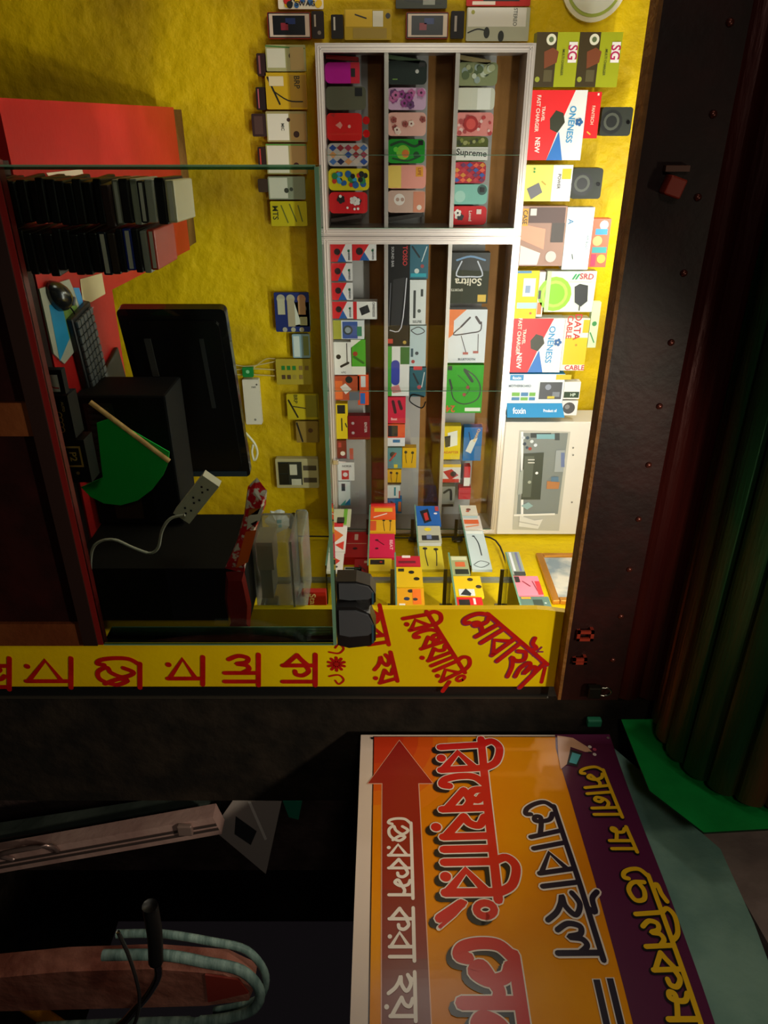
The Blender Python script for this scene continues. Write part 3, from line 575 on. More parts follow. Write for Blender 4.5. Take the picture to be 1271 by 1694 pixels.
# ---- boxes standing on top of the showcases (base at zT)
pt = PL('Y', YC + .005)
def stand(nm_, lb, x0, y0, x1, y1, th, c, g, base=None, cat='box', group='boxes standing on top of the showcases', **k):
    return card(nm_, lb, cat, pt, x0, y0, x1, y1, th, c, g, group, base=base, **k)
def sgbox(dx, lb, base):
    X0_, Y0_, X1_, Y1_ = 887 + dx, 53, 957 + dx, 144
    g = [R('#3c3010', X0_, Y0_, X0_ + 34, Y1_), C('#e0e0c8', X0_ + 24, Y0_ + 12, 8), C('#607048', X0_ + 24, Y0_ + 12, 4), Pg('#7a4020', (X0_ + 14, Y0_ + 32), (X0_ + 28, Y0_ + 25), (X0_ + 38, Y0_ + 32), (X0_ + 36, Y0_ + 50), (X0_ + 16, Y0_ + 60)),
         R('#585030', X0_ + 16, Y0_ + 62, X0_ + 30, Y0_ + 82), R('#f0ece8', X0_ + 54, Y0_ + 16, X0_ + 68, Y0_ + 50), T('#b82058', 'SG', X0_ + 61, Y0_ + 33, 15, 90), T('#586020', 'MULTI CHARGER', X0_ + 46, Y0_ + 50, 4, 90), C('#98a030', X0_ + 6, Y0_ + 78, 4)]
    return stand('charger_box', lb, X0_, Y0_, X1_, Y1_, .06, '#a0a818', g, base)
a = sgbox(0, 'lower olive and lime charger box at the left end of the showcase top', zT + .001)
sgh = max(v.co.z for v in a.data.vertices)
sgbox(70, 'upper olive and lime charger box stacked on its twin', zT + .002 + sgh)
def oneness(x0, y0, x1, y1, lb):
    g = one(x0, y0, x1, y1) + [T('#2890c8', 'ONENESS', x0 + (x1 - x0) * .76, (y0 + y1) / 2 - 2, 10, 92), T('#f0e0d0', 'FAST CHARGER', x0 + (x1 - x0) * .13, y0 + (y1 - y0) * .33, 6, 90), T('#f0e0d0', 'TRAVEL', x0 + (x1 - x0) * .23, y0 + (y1 - y0) * .33, 5, 90),
        T('#f8f0e8', 'NEW', x0 + (x1 - x0) * .17, y0 + (y1 - y0) * .78, 8, 90)]
    for k in range(5): g.append(C('#1c5c98', x0 + (x1 - x0) * .9 + 4 * math.cos(k * 1.257), (y0 + y1) / 2 - 6 + 4 * math.sin(k * 1.257), 2.6))
    return stand('charger_box', lb, x0, y0, x1, y1, .07, '#e4e8e4', g, zT + .001)
a = oneness(878, 149, 968, 265, 'large red and white charger box beneath the thin red box')
h1 = max(v.co.z for v in a.data.vertices)
stand('earphone_box', 'thin bright red box standing on the large charger box', 969, 152, 992, 229, .05, '#d81c20', [T('#f0c8b0', 'FANTECH', 981, 190, 5, 90), L('#e0b040', 2, (975, 218), (980, 222)), R('#f0d8d0', 985, 154, 988, 158)], zT + h1 + .002)
def watchbox(x0, y0, x1, y1, lb, base, dy=0):
    return stand('watch_box', lb, x0, y0, x1, y1, .06, '#2c3028', [C('#101410', (x0 + x1) / 2 - 8, (y0 + y1) / 2 + 1, 18), C('#484c40', (x0 + x1) / 2 - 8, (y0 + y1) / 2, 13), C('#101410', (x0 + x1) / 2 - 8, (y0 + y1) / 2, 9)],
                 base, rnd=5, cat='box', parts=[('hang_tab', [('c', '#101010', x1 - 6, (y0 + y1) / 2 + 1, 3)], None, .002)])
watchbox(991, 177, 1042, 225, 'black square watch tin above the thin red box', zT + h1 + .002 + .058)
a = stand('power_bank_box', 'yellow and white box with grey slab picture beside the showcase frame', 870, 273, 947, 333, .06, '#e0dc70', [R('#e8e8e4', 915, 273, 947, 333), R('#d0c018', 930, 279, 945, 296), Pg('#68686c', (874, 312), (893, 302), (900, 318), (882, 330)), T('#303030', 'POWER', 926, 300, 5, 90), C('#40a040', 884, 279, 1.6), C('#40a040', 884, 284, 1.6), L('#c0a030', 2, (898, 300), (904, 305))], zT + .001)
h2 = max(v.co.z for v in a.data.vertices)
watchbox(949, 278, 999, 329, 'black round faced watch box standing on the yellow and white box', zT + h2 + .002)
a = stand('case_box', 'brown and salmon box with black and yellow corner label', 865, 341, 938, 440, .06, '#a88878', [Pg('#e09878', (865, 370), (905, 378), (905, 412), (865, 395)), R('#d8a018', 866, 345, 875, 373), T('#301808', 'CASE', 870, 359, 7, 90), R('#503830', 876, 343, 935, 368), R('#e0d8c8', 878, 345, 888, 356), R('#403830', 915, 368, 936, 400), C('#b04040', 874, 430, 5), C('#c8c0b8', 918, 424, 9), Pg('#e8d8cc', (866, 405), (900, 418), (896, 438), (866, 438))], zT + .001)
h3 = max(v.co.z for v in a.data.vertices)
a = stand('earbud_box', 'plain white box with tiny earbud picture standing on the brown box', 940, 343, 984, 446, .05, '#dce6e4', [T('#3878a0', 'A', 947, 366, 9, 90), C('#b8c8c8', 966, 371, 6), C('#c8d4d0', 951, 395, 5), L('#485850', 1.5, (955, 420), (957, 428)), T('#8898a0', 'AIR BUDS', 978, 400, 4, 90)], zT + h3 + .002)
h3b = max(v.co.z for v in a.data.vertices)
stand('toy_box', 'colourful printed box topmost beside the bright wall', 985, 362, 1014, 442, .05, '#d86850', [C('#e8e0d0', 1003, 372, 7), R('#3888a8', 990, 378, 1010, 388), C('#e8a068', 995, 398, 8), R('#389090', 988, 408, 1012, 418), C('#e0b848', 1005, 428, 7), R('#c83858', 988, 420, 996, 440)], zT + h3 + h3b + .003)
a = stand('cable_box', 'yellow and pale blue box left of the green dial box', 857, 448, 893, 527, .06, '#e0cc30', [R('#4888b0', 857, 448, 880, 452), R('#c8d4dc', 868, 460, 888, 490), R('#8098b8', 872, 472, 880, 484), R('#a8d0d0', 860, 500, 893, 510), C('#c06030', 884, 518, 2)], zT + .001)
h4 = max(v.co.z for v in a.data.vertices)
stand('cable_box', 'narrow white box with orange text on the yellow box', 895, 450, 905, 524, .05, '#e8dcd4', [R('#d87030', 896, 500, 903, 520), R('#404040', 896, 480, 900, 494)], zT + h4 + .002)
stand('charger_box', 'white and green charger box with black plug and green dial', 907, 449, 988, 516, .06, '#dce8d4', [C('#90d028', 922, 486, 28), C('#b0e050', 922, 486, 22), C('#80c818', 922, 486, 17), R('#b8dca0', 907, 449, 914, 516), Pg('#2c3030', (954, 474), (962, 469), (976, 472), (978, 498), (968, 507), (957, 500)), L('#2c3030', 2, (966, 505), (966, 513)), Pg('#189858', (948, 462), (953, 453), (956, 453), (951, 462)), Pg('#189858', (953, 462), (958, 453), (961, 453), (956, 462)), T('#b03848', 'SRD', 972, 457, 9, 2), R('#b8c8b8', 944, 465, 984, 466)], zT + h4 + .002 + .03)
a = oneness(850, 527, 934, 616, 'large red and white charger box beside the yellow data cable box')
h5 = max(v.co.z for v in a.data.vertices)
a = stand('cable_box', 'white and yellow data cable box standing on a charger box', 936, 527, 976, 613, .06, '#ece8d8', [R('#e0c010', 939, 558, 976, 603), R('#d8b818', 966, 529, 976, 550), T('#c02828', 'DATA', 957, 541, 11, 90), T('#c02828', 'CABLE', 944, 541, 9, 90), T('#c02828', 'CABLE', 960, 608, 8, 0), C('#c09018', 958, 570, 2)], zT + h5 + .002)
h6 = max(v.co.z for v in a.data.vertices)
stand('packet', 'thin white and green packet topmost near the shutter edge', 978, 500, 992, 575, .03, '#c8dcb0', [C('#388848', 985, 535, 4), L('#388848', 2, (980, 550), (988, 566))], zT + h5 + h6 + .003)
# blue board box, lying with its printed top towards the shop front
p = onY(843, 650, YC + .02); hb = (pt.ba(947, 651)[1] - pt.ba(843, 651)[1]); bx = [pt.ba(890, yy)[0] for yy in (617, 686)]
bb = card('motherboard_box', 'white and cyan circuit board box beside the printer carton', 'box', pt, 846, 619, 938, 667, .1, '#d8e4e8', [R('#2888c0', 848, 620, 870, 629), T('#f0f8f8', 'foxin', 859, 625, 5, 0), R('#68a838', 853, 649, 866, 655), R('#3878a8', 868, 649, 880, 655), R('#68a838', 882, 649, 892, 655), R('#3878a8', 853, 657, 866, 662), R('#68a838', 868, 657, 880, 662), R('#3878a8', 882, 657, 892, 662), R('#484c50', 898, 632, 935, 660), C('#8890a0', 912, 640, 5), R('#788088', 920, 648, 932, 656), R('#c8b838', 912, 655, 924, 659), T('#607080', 'MOTHERBOARD', 865, 638, 3.5, 0)], 'boxes standing on top of the showcases', base=zT + .001, side='#1898d0')
q = MB()
hh = max(v.co.z for v in bb.data.vertices); wdt = max(v.co.x for v in bb.data.vertices)
q.prism([(wdt + .0005, -.001, 0), (wdt + .052, -.035, .0), (wdt + .052, -.035, hh * 1.04), (wdt + .0005, -.001, hh)], (0, .09, 0), mat('#0c86bc', .5))
vs_, fs = font_mesh('foxin')
def sidept(x, y, fz, h): u = .5 + (-y) * h; return (wdt + .0005 + .052 * u, -.0018 - .035 * u, hh * fz + x * h * .046)
q.add([sidept(x, y, .22, .42) for x, y in vs_], fs, mat('#f4f8f8')); vs_, fs = font_mesh('Product of'); q.add([sidept(x, y, .78, .2) for x, y in vs_], fs, mat('#f4f8f8'))
o = q.build('side_panel', bb); o['label'] = 'cyan side with white lettering'
stand('cd_packet', 'small dark green and white packet above the circuit board box', 950, 632, 977, 660, .04, '#e8e8e0', [R('#203c20', 951, 648, 976, 658), T('#d0e0d0', 'HP', 966, 653, 5, 0), R('#d0b818', 935, 620, 960, 628)], zT + .001 + hh + .001)
stand('webcam_box', 'white packet with grey dark sphere picture above the circuit board box', 948, 663, 974, 687, .04, '#dcdcdc', [C('#484848', 960, 675, 10), C('#808080', 957, 673, 4)], zT + .001 + hh + .001)
# printer carton
pr = thing('printer_carton', 'large white printer carton with a grey office photograph on its front', 'carton', (onY(700, 788, YC).x, YC + .02, zT + .001))
xl, xr = onY(880, 698, YC - .0).x, onY(880, 884, YC).x
zH = .42
mb = MB(pr.location); mb.box(xl, xr, YC + .0, YC + .15, zT + .001, zT + zH, mat('#dcd8cc', .5), bev=.004); mb.build('carton_body', pr)
pf = PL('Y', YC - .001)
def nmw(px, py): b, a_ = pf.ba(px, py); return (b, a_)
mb = MB(pr.location); sub = MB()
draw(sub, [Pg('#b8b8ac', (860, 712), (944, 714), (925, 878), (848, 876)), Pg('#7c8480', (864, 716), (940, 716), (923, 850), (855, 850)), R('#f0f0ec', 862, 714, 866, 870),
  R('#303838', 878, 716, 912, 724), R('#78a8b0', 888, 718, 918, 726), R('#404848', 918, 716, 926, 728), C('#c8d0d8', 866, 724, 3), C('#304858', 873, 724, 3), C('#d0d8d8', 880, 730, 3), C('#983828', 877, 742, 3), C('#283848', 868, 734, 3), C('#d0d8e0', 886, 736, 3), C('#384858', 872, 740, 2.5),
  Pg('#3c4438', (866, 750), (900, 748), (894, 826), (862, 826)), Pg('#545c50', (868, 754), (884, 754), (878, 822), (864, 822)), L('#e8e8e0', 1.5, (874, 760), (884, 760)), L('#e8e8e0', 1.5, (874, 765), (884, 765)), C('#f4f4f0', 888, 782, 2.5), C('#a0a898', 876, 797, 3),
  Pg('#a0a8a0', (860, 780), (866, 776), (864, 816), (856, 818)), Pg('#98a0a0', (920, 744), (935, 744), (932, 780), (917, 780)), R('#6878a0', 928, 748, 934, 772), Pg('#b07848', (905, 795), (926, 797), (924, 808), (904, 808)), R('#587890', 912, 788, 924, 796),
  Pg('#90b0b0', (862, 836), (874, 830), (882, 836), (872, 842)), Pg('#d8d8d0', (860, 852), (884, 860), (898, 858), (890, 874), (858, 870)), L('#a8a8a0', 1.5, (858, 862), (890, 868)), Pg('#e8e8e0', (850, 850), (918, 848), (918, 851), (850, 853)),
  C('#787870', 948, 740, 1.6), C('#787870', 948, 752, 1.6), C('#787870', 946, 830, 1.6)], nmw, .0026, y0=-.001)
mb.mats = sub.mats; mb.fm = sub.fm; mb.f = sub.f; mb.sm = sub.sm; mb.v = [tuple(Vector((v[0], YC - .001 + v[1], v[2])) - pr.location) for v in sub.v]
mb.build('printed_front', pr)
mb = MB(); 
cz_ = zB - .012
mb = MB((1.2, YC + .1, cz_)); mb.tube([(XW - .02, 2.6, ZC + .53), (XW - .03, 2.92, ZC + .51), (XW - .02, 2.97, ZC + .35), (XW - .012, 2.975, ZC + .1), (XW - .02, 2.97, ZC - .1), (XW - .03, 2.96, ZC - .4)], .004, mat('#1c1410', .5), 6)
tag(mb.build('cable'), 'thin black cable running down the corner beside the printer carton', 'cable')

# ---- packs hung on the wall left of the showcases
pw = PL('Y', YB - .035)
HG = 'packs hanging on the back wall left of the showcases'
def phone(x0, y0, x1, y1, lb):
    card('phone_box', lb, 'phone box', pw, x0, y0, x1, y1, .03, '#a02c20', [R('#181010', x0 + 1, y0 + 1, x1 - 1, y1 - 1)], HG, rnd=2,
      parts=[('phone_face', [('r', '#d8c8b8', x0 + 3, y0 + 3, x1 - 2, y1 - 3), ], 'gold framed phone face', .003), ('screen', [('r', '#10141c', x0 + 9, y0 + 6, x1 - 9, y1 - 6)], None, .0045), ('wallpaper', [('r', '#283c78', x0 + 30, y0 + 10, x0 + 46, y0 + 20), ('r', '#882838', x0 + 22, y0 + 18, x0 + 34, y0 + 30)], None, .005)])
phone(443, 20, 514, 64, 'dummy gold smartphone pack hanging furthest left in the upper row')
phone(672, 20, 742, 64, 'dummy gold smartphone pack hanging above the middle of the showcase end')
for x0, y0, x1, y1, c, g, lb, nm_ in (
 (460, -12, 535, 15, '#e8e0c8', dots(['#d02020', '#101010', '#e8c010', '#2060a0'], 20, 462, -10, 533, 14, 5, 21) + [T('#101010', 'SWAG', 505, 6, 8, 0)], 'cream cartoon printed case pack at the frame edge', 'case_pack'),
 (516, 18, 536, 64, '#241c1c', [R('#b0a898', 520, 24, 523, 44), C('#807870', 528, 54, 3)], 'narrow black pack beside the first dummy smartphone', 'earphone_pack'),
 (548, 24, 568, 64, '#1c1818', [R('#c8c8c0', 552, 28, 555, 50)], 'narrow black pack beside the yellow cable pack', 'earphone_pack'),
 (570, 15, 648, 66, '#b89c20', [R('#d8b410', 572, 16, 616, 44), T('#302808', 'BRP', 622, 30, 8, 90), R('#e0e0d0', 617, 18, 634, 44), C('#303030', 642, 26, 4), R('#a08828', 584, 46, 640, 64), L('#282820', 2, (588, 24), (606, 30))], 'yellow cable pack hanging between the dummy smartphones', 'cable_pack'),
 (655, -10, 740, 14, '#40443c', [L('#282c28', 3, (670, 0), (730, 6)), R('#888c80', 700, -5, 720, 8)], 'grey green pack at the frame edge', 'case_pack'),
 (746, 18, 768, 64, '#181414', [R('#a8a098', 752, 26, 756, 52)], 'narrow black pack beside the second dummy smartphone', 'earphone_pack'),
 (772, -10, 878, 10, '#b82820', [R('#181010', 800, -8, 860, 2), R('#e8d8c8', 782, 2, 820, 8)], 'red and black pack above the white headset pack', 'battery_pack'),
 (772, 12, 876, 68, '#b8bca8', [R('#e4e4dc', 774, 13, 870, 44), T('#606860', 'STEREO', 852, 28, 6, 90), L('#181818', 2, (775, 54), (790, 48), (803, 50)), C('#181c10', 806, 54, 5, 8), C('#181c10', 830, 60, 5, 8), C('#a8a848', 782, 20, 3)], 'white headset pack with two black earpieces', 'headset_pack'),
 (440, 74, 506, 118, '#a8ac78', [R('#d8dcc8', 442, 80, 472, 112), L('#48803c', 2, (441, 76), (504, 80)), C('#38241c', 482, 92, 4), L('#38241c', 1.5, (484, 96), (492, 114)), R('#b8a468', 480, 78, 503, 116)], 'cream and green earphone pack, first hanging under the showcase', 'earphone_pack'),
 (440, 120, 508, 181, '#c8a818', [R('#b09028', 480, 124, 507, 178), T('#303010', 'BRP', 492, 136, 9, 90), L('#181808', 3, (444, 128), (462, 172)), L('#181808', 2, (452, 150), (476, 166), (500, 168)), R('#e0d8b0', 446, 126, 470, 142)], 'yellow and tan cable pack with black plug leads', 'cable_pack'),
 (441, 184, 508, 235, '#a09c68', [R('#dce0d0', 443, 188, 478, 232), R('#b0985c', 480, 188, 506, 232), C('#38241c', 490, 222, 5), C('#38241c', 478, 198, 3), T('#404840', 'MIC', 468, 210, 5, 90)], 'cream earphone pack hanging beneath the yellow cable pack', 'earphone_pack'),
 (441, 238, 508, 288, '#9c9c68', [R('#d4d8c8', 443, 241, 478, 286), R('#a89058', 480, 241, 506, 286), C('#401818', 490, 274, 5), L('#48a040', 1.5, (442, 239), (507, 240))], 'cream earphone pack with dark red bud, just above the glass counter top', 'earphone_pack'),
 (444, 292, 505, 330, '#84907c', [R('#c8d0c4', 446, 294, 476, 328), C('#303830', 474, 315, 4), C('#303830', 482, 313, 3)], 'grey white earphone pack behind the glass counter edge', 'earphone_pack'),
 (448, 333, 508, 374, '#b8b010', [T('#303810', 'MTS', 456, 352, 9, 90), L('#606818', 2, (466, 340), (476, 368)), L('#606818', 2, (480, 338), (490, 366)), L('#606818', 2, (494, 340), (500, 366))], 'yellow green lettered pack, lowest hanging behind the glass', 'cable_pack'),
 (425, 88, 439, 126, '#301c1c', [R('#88505a', 428, 92, 431, 122)], 'thin dark red pack edge beside the cream and green earphone pack', 'phone_box'),
 (424, 144, 439, 182, '#201818', [R('#b05868', 427, 147, 429, 179)], 'thin black pink edged pack beside the yellow and tan cable pack', 'phone_box'),
 (417, 188, 440, 226, '#302020', [R('#483430', 421, 192, 435, 222)], 'dark brown small pack beside the cream pack below', 'phone_box'),
 (427, 243, 440, 276, '#281814', [R('#b03830', 430, 246, 432, 272)], 'thin black red edged pack just above the glass', 'phone_box'),
 (427, 296, 443, 318, '#382c24', [], 'little brown pack behind the glass edge', 'phone_box'),
 (455, 484, 512, 549, '#1c2c70', [C('#a8a898', 466, 494, 7), R('#b8b8a0', 460, 494, 472, 520), C('#a8a898', 482, 494, 7), R('#a8a088', 476, 494, 488, 540), C('#b08060', 500, 494, 7), R('#b08860', 494, 494, 506, 520), C('#a8a898', 470, 545, 4), C('#a8a898', 484, 545, 4), C('#a8a898', 498, 545, 4)], 'blue card holding a row of grey round topped blisters', 'blister_card'),
 (478, 500, 513, 540, '#90a0a0', [Pg('#c8d0c8', (480, 502), (488, 500), (498, 536), (488, 538)), C('#505850', 502, 510, 6), R('#b0b088', 496, 524, 508, 538)], 'pale grey pouch overlapping the blue blister card', 'pouch'),
 (484, 553, 513, 592, '#88a8b8', [R('#c8d8dc', 486, 556, 496, 590), R('#7c8850', 502, 556, 511, 588)], 'pale blue pouch below the blue blister card', 'pouch'),
 (457, 594, 515, 636, '#a89830', [R('#207830', 466, 605, 472, 612), R('#207830', 475, 605, 481, 612), R('#207830', 484, 605, 490, 612), R('#806838', 495, 605, 501, 612), R('#806838', 505, 605, 511, 612), R('#503c28', 466, 620, 472, 627), R('#503c28', 475, 620, 481, 627), R('#988838', 484, 620, 490, 627), R('#806838', 495, 620, 501, 627)], 'yellow card with two rows of tiny green and brown squares', 'component_card'),
 (475, 652, 528, 694, '#b8a818', [L('#201c10', 3, (478, 662), (492, 690)), L('#403818', 2, (484, 672), (510, 676)), R('#908828', 506, 654, 526, 690), T('#303010', 'BRP', 490, 660, 6, 90)], 'yellow plastic cable pack hanging behind the glass beneath the squares card', 'cable_pack'),
 (490, 697, 528, 732, '#8c7434', [L('#201c18', 3, (492, 700), (500, 730)), C('#583828', 514, 712, 4)], 'tan cable pack under the yellow plastic one', 'cable_pack')):
    card(nm_, lb, 'pack', pw, x0, y0, x1, y1, .012 if 'thin' not in lb else .03, c, g, HG, rnd=2)

# electrical board, white box, sockets on the wall
sw = card('switch_board', 'wall switchboard with black switches and grey sockets behind the glass', 'switchboard', pw, 457, 759, 527, 807, .03, '#b0a880', [R('#282c28', 461, 764, 500, 802), R('#484038', 502, 770, 524, 778), R('#484038', 502, 790, 524, 798)], None, rnd=2,
   parts=[('socket', [('r', '#c8c8b8', 480, 768, 492, 785)], 'white round pin socket', .004), ('switch', [('r', '#181818', 463, 766, 478, 782)], None, .004), ('switch', [('r', '#181818', 463, 784, 478, 800)], None, .004), ('indicator', [('r', '#c8c8b8', 482, 792, 498, 802)], None, .003)])
card('modem', 'white slim rectangular box mounted on the yellow wall right of the monitor', 'modem', pw, 404, 628, 431, 702, .03, '#d8d4cc', [T('#60605c', 'net', 422, 640, 4, 0), C('#505050', 427, 636, 1.5), C('#808080', 420, 694, 2)], None, rnd=2)
card('junction_box', 'small green terminal block with cream wires on the wall', 'junction box', pw, 401, 608, 419, 624, .02, '#14803c', [C('#88d0a0', 410, 615, 3)], None, rnd=2)
for k, (a_, b_, c_) in enumerate((((382, 602), (410, 606), (456, 598)), ((384, 612), (420, 610), (456, 612)), ((384, 620), (420, 620), (456, 622)), ((420, 608), (440, 594), (456, 594)))):
    mb = MB(); P_ = [onY(*q_, YB - .02) for q_ in (a_, b_, c_)]; mb.o = P_[0].copy(); mb.tube(P_, .0028, mat('#c8b880'), 6)
    tag(mb.build('wire'), 'cream electrical wire running to the green terminal block', 'wire', 'cream wires beside the monitor')
mb = MB(); P_ = [onY(*q_, YB - .05) for q_ in ((398, 708), (412, 722), (422, 735), (426, 750), (421, 762), (417, 748), (419, 735))]; mb.o = P_[0].copy(); mb.tube(P_, .0055, mat('#dcdccc'), 8)
tag(mb.build('cable'), 'looped white cable with plug beside the monitor edge', 'cable')

# ---- round wall plate at upper frame edge, bulb
p = onY(985, -28, YB - .02); mb = MB((p.x, YB, p.z))
for r, c, y in ((.115, '#e8e4c8', .02), (.1, '#a8b850', .022), (.09, '#e4e8d8', .024)):
    mb.prism([(p.x + r * math.cos(a * math.pi / 20), YB - y, p.z + r * math.sin(a * math.pi / 20)) for a in range(40)], (0, y - .001, 0), mat(c, .4))
tag(mb.build('wall_clock'), 'round white and green dial cut off by the upper frame edge', 'clock')
bl = thing('light_bulb', 'glowing white bulb hanging from the ceiling behind the shutter', 'lamp', BULB)
em = bpy.data.materials.new('bulb_glow'); em.use_nodes = True; e_ = em.node_tree.nodes['Principled BSDF']; e_.inputs['Emission Color'].default_value = (1, .97, .9, 1); e_.inputs['Emission Strength'].default_value = 12
mb = MB(); mb.ell((0, 0, 0), (.03, .03, .035), em); mb.build('globe', bl)
mb = MB(); mb.tube([(0, 0, .03), (0, 0, .075)], .015, mat('#e8e8e8'), 10, False); mb.tube([(0, 0, .07), (0, 0, 3.0 - BULB.z)], .003, BLACKP, 6, False); mb.build('holder', bl)

tt = thing('added_tube_light', 'added white tube fitting, unseen fill lamp behind the shutter beam', 'lamp', TUBE)  # added fitting that carries the showcase fill
mb = MB(); mb.tube([(-.55, 0, 0), (.55, 0, 0)], .013, em, 10, False); mb.build('tube', tt)
mb = MB(); mb.box(-.6, .6, -.10, -.02, -.01, .05, mat('#d8d8d4', .4)); mb.box(-.6, -.555, -.02, .015, -.018, .02, mat('#d8d8d4', .4)); mb.box(.555, .6, -.02, .015, -.018, .02, mat('#d8d8d4', .4)); mb.build('fitting', tt)

# ================================================================== RIGHT WALL: glass shelves with earphone packs
ps, pn_ = PL('X', 1.552), PL('X', 1.482)
rail = onX(700, 960, XW - .004)
mb = MB((XW, rail.y, 1)); mb.box(XW - .012, XW, rail.y - .014, rail.y + .014, .85, 2.05, mat('#8a9088', .4, .5)); tag(mb.build('shelf_rail'), 'grey slotted metal rail running up the yellow right wall', 'rail')
def gshelf(pl, px, py, ya, yb, lb):
    z = pl.ba(px, py)[1] ; x = pl.v
    t = thing('glass_shelf', lb, 'shelf', ((x + XW) / 2, (ya + yb) / 2, z), 'glass shelves on the right wall')
    mb = MB(t.location); mb.box(x - .006, XW - .001, ya, yb, z - .005, z, CGLASS); mb.box(x - .0085, x - .006, ya, yb, z - .0055, z + .0005, GEDGE); mb.build('pane', t)
    mb = MB(t.location)
    mb.box(x + .06, XW - .001, yb - .018, yb - .012, z - .02, z - .0055, mat('#6a665a', .3, .8)); mb.box(XW - .018, XW - .012, yb - .03, yb, z - .03, z + .01, mat('#6a665a', .3, .8)); mb.build('bracket', t)
    return z
S0 = gshelf(ps, 612, 880, 2.46, 2.975, 'far glass shelf with red and orange packs, lowest of the far ones')
S1 = gshelf(ps, 691, 880, 2.46, 2.975, 'far glass shelf carrying the blue and pale yellow earphone packs')
S2 = gshelf(ps, 769, 880, 2.46, 2.975, 'far glass shelf carrying the white earphone packs')
Sm = gshelf(ps, 548, 880, 2.46, 2.975, 'glass shelf at counter height with green and orange packs')
N0 = gshelf(pn_, 656, 960, 2.09, 2.44, 'near glass shelf with crimson and yellow packs')
N1 = gshelf(pn_, 750, 960, 2.09, 2.44, 'near glass shelf with grey, yellow and red packs')
N2 = gshelf(pn_, 850, 960, 2.09, 2.44, 'near glass shelf with pink and grey packs, topmost')
EG = 'earphone packs on the glass shelves of the right wall'
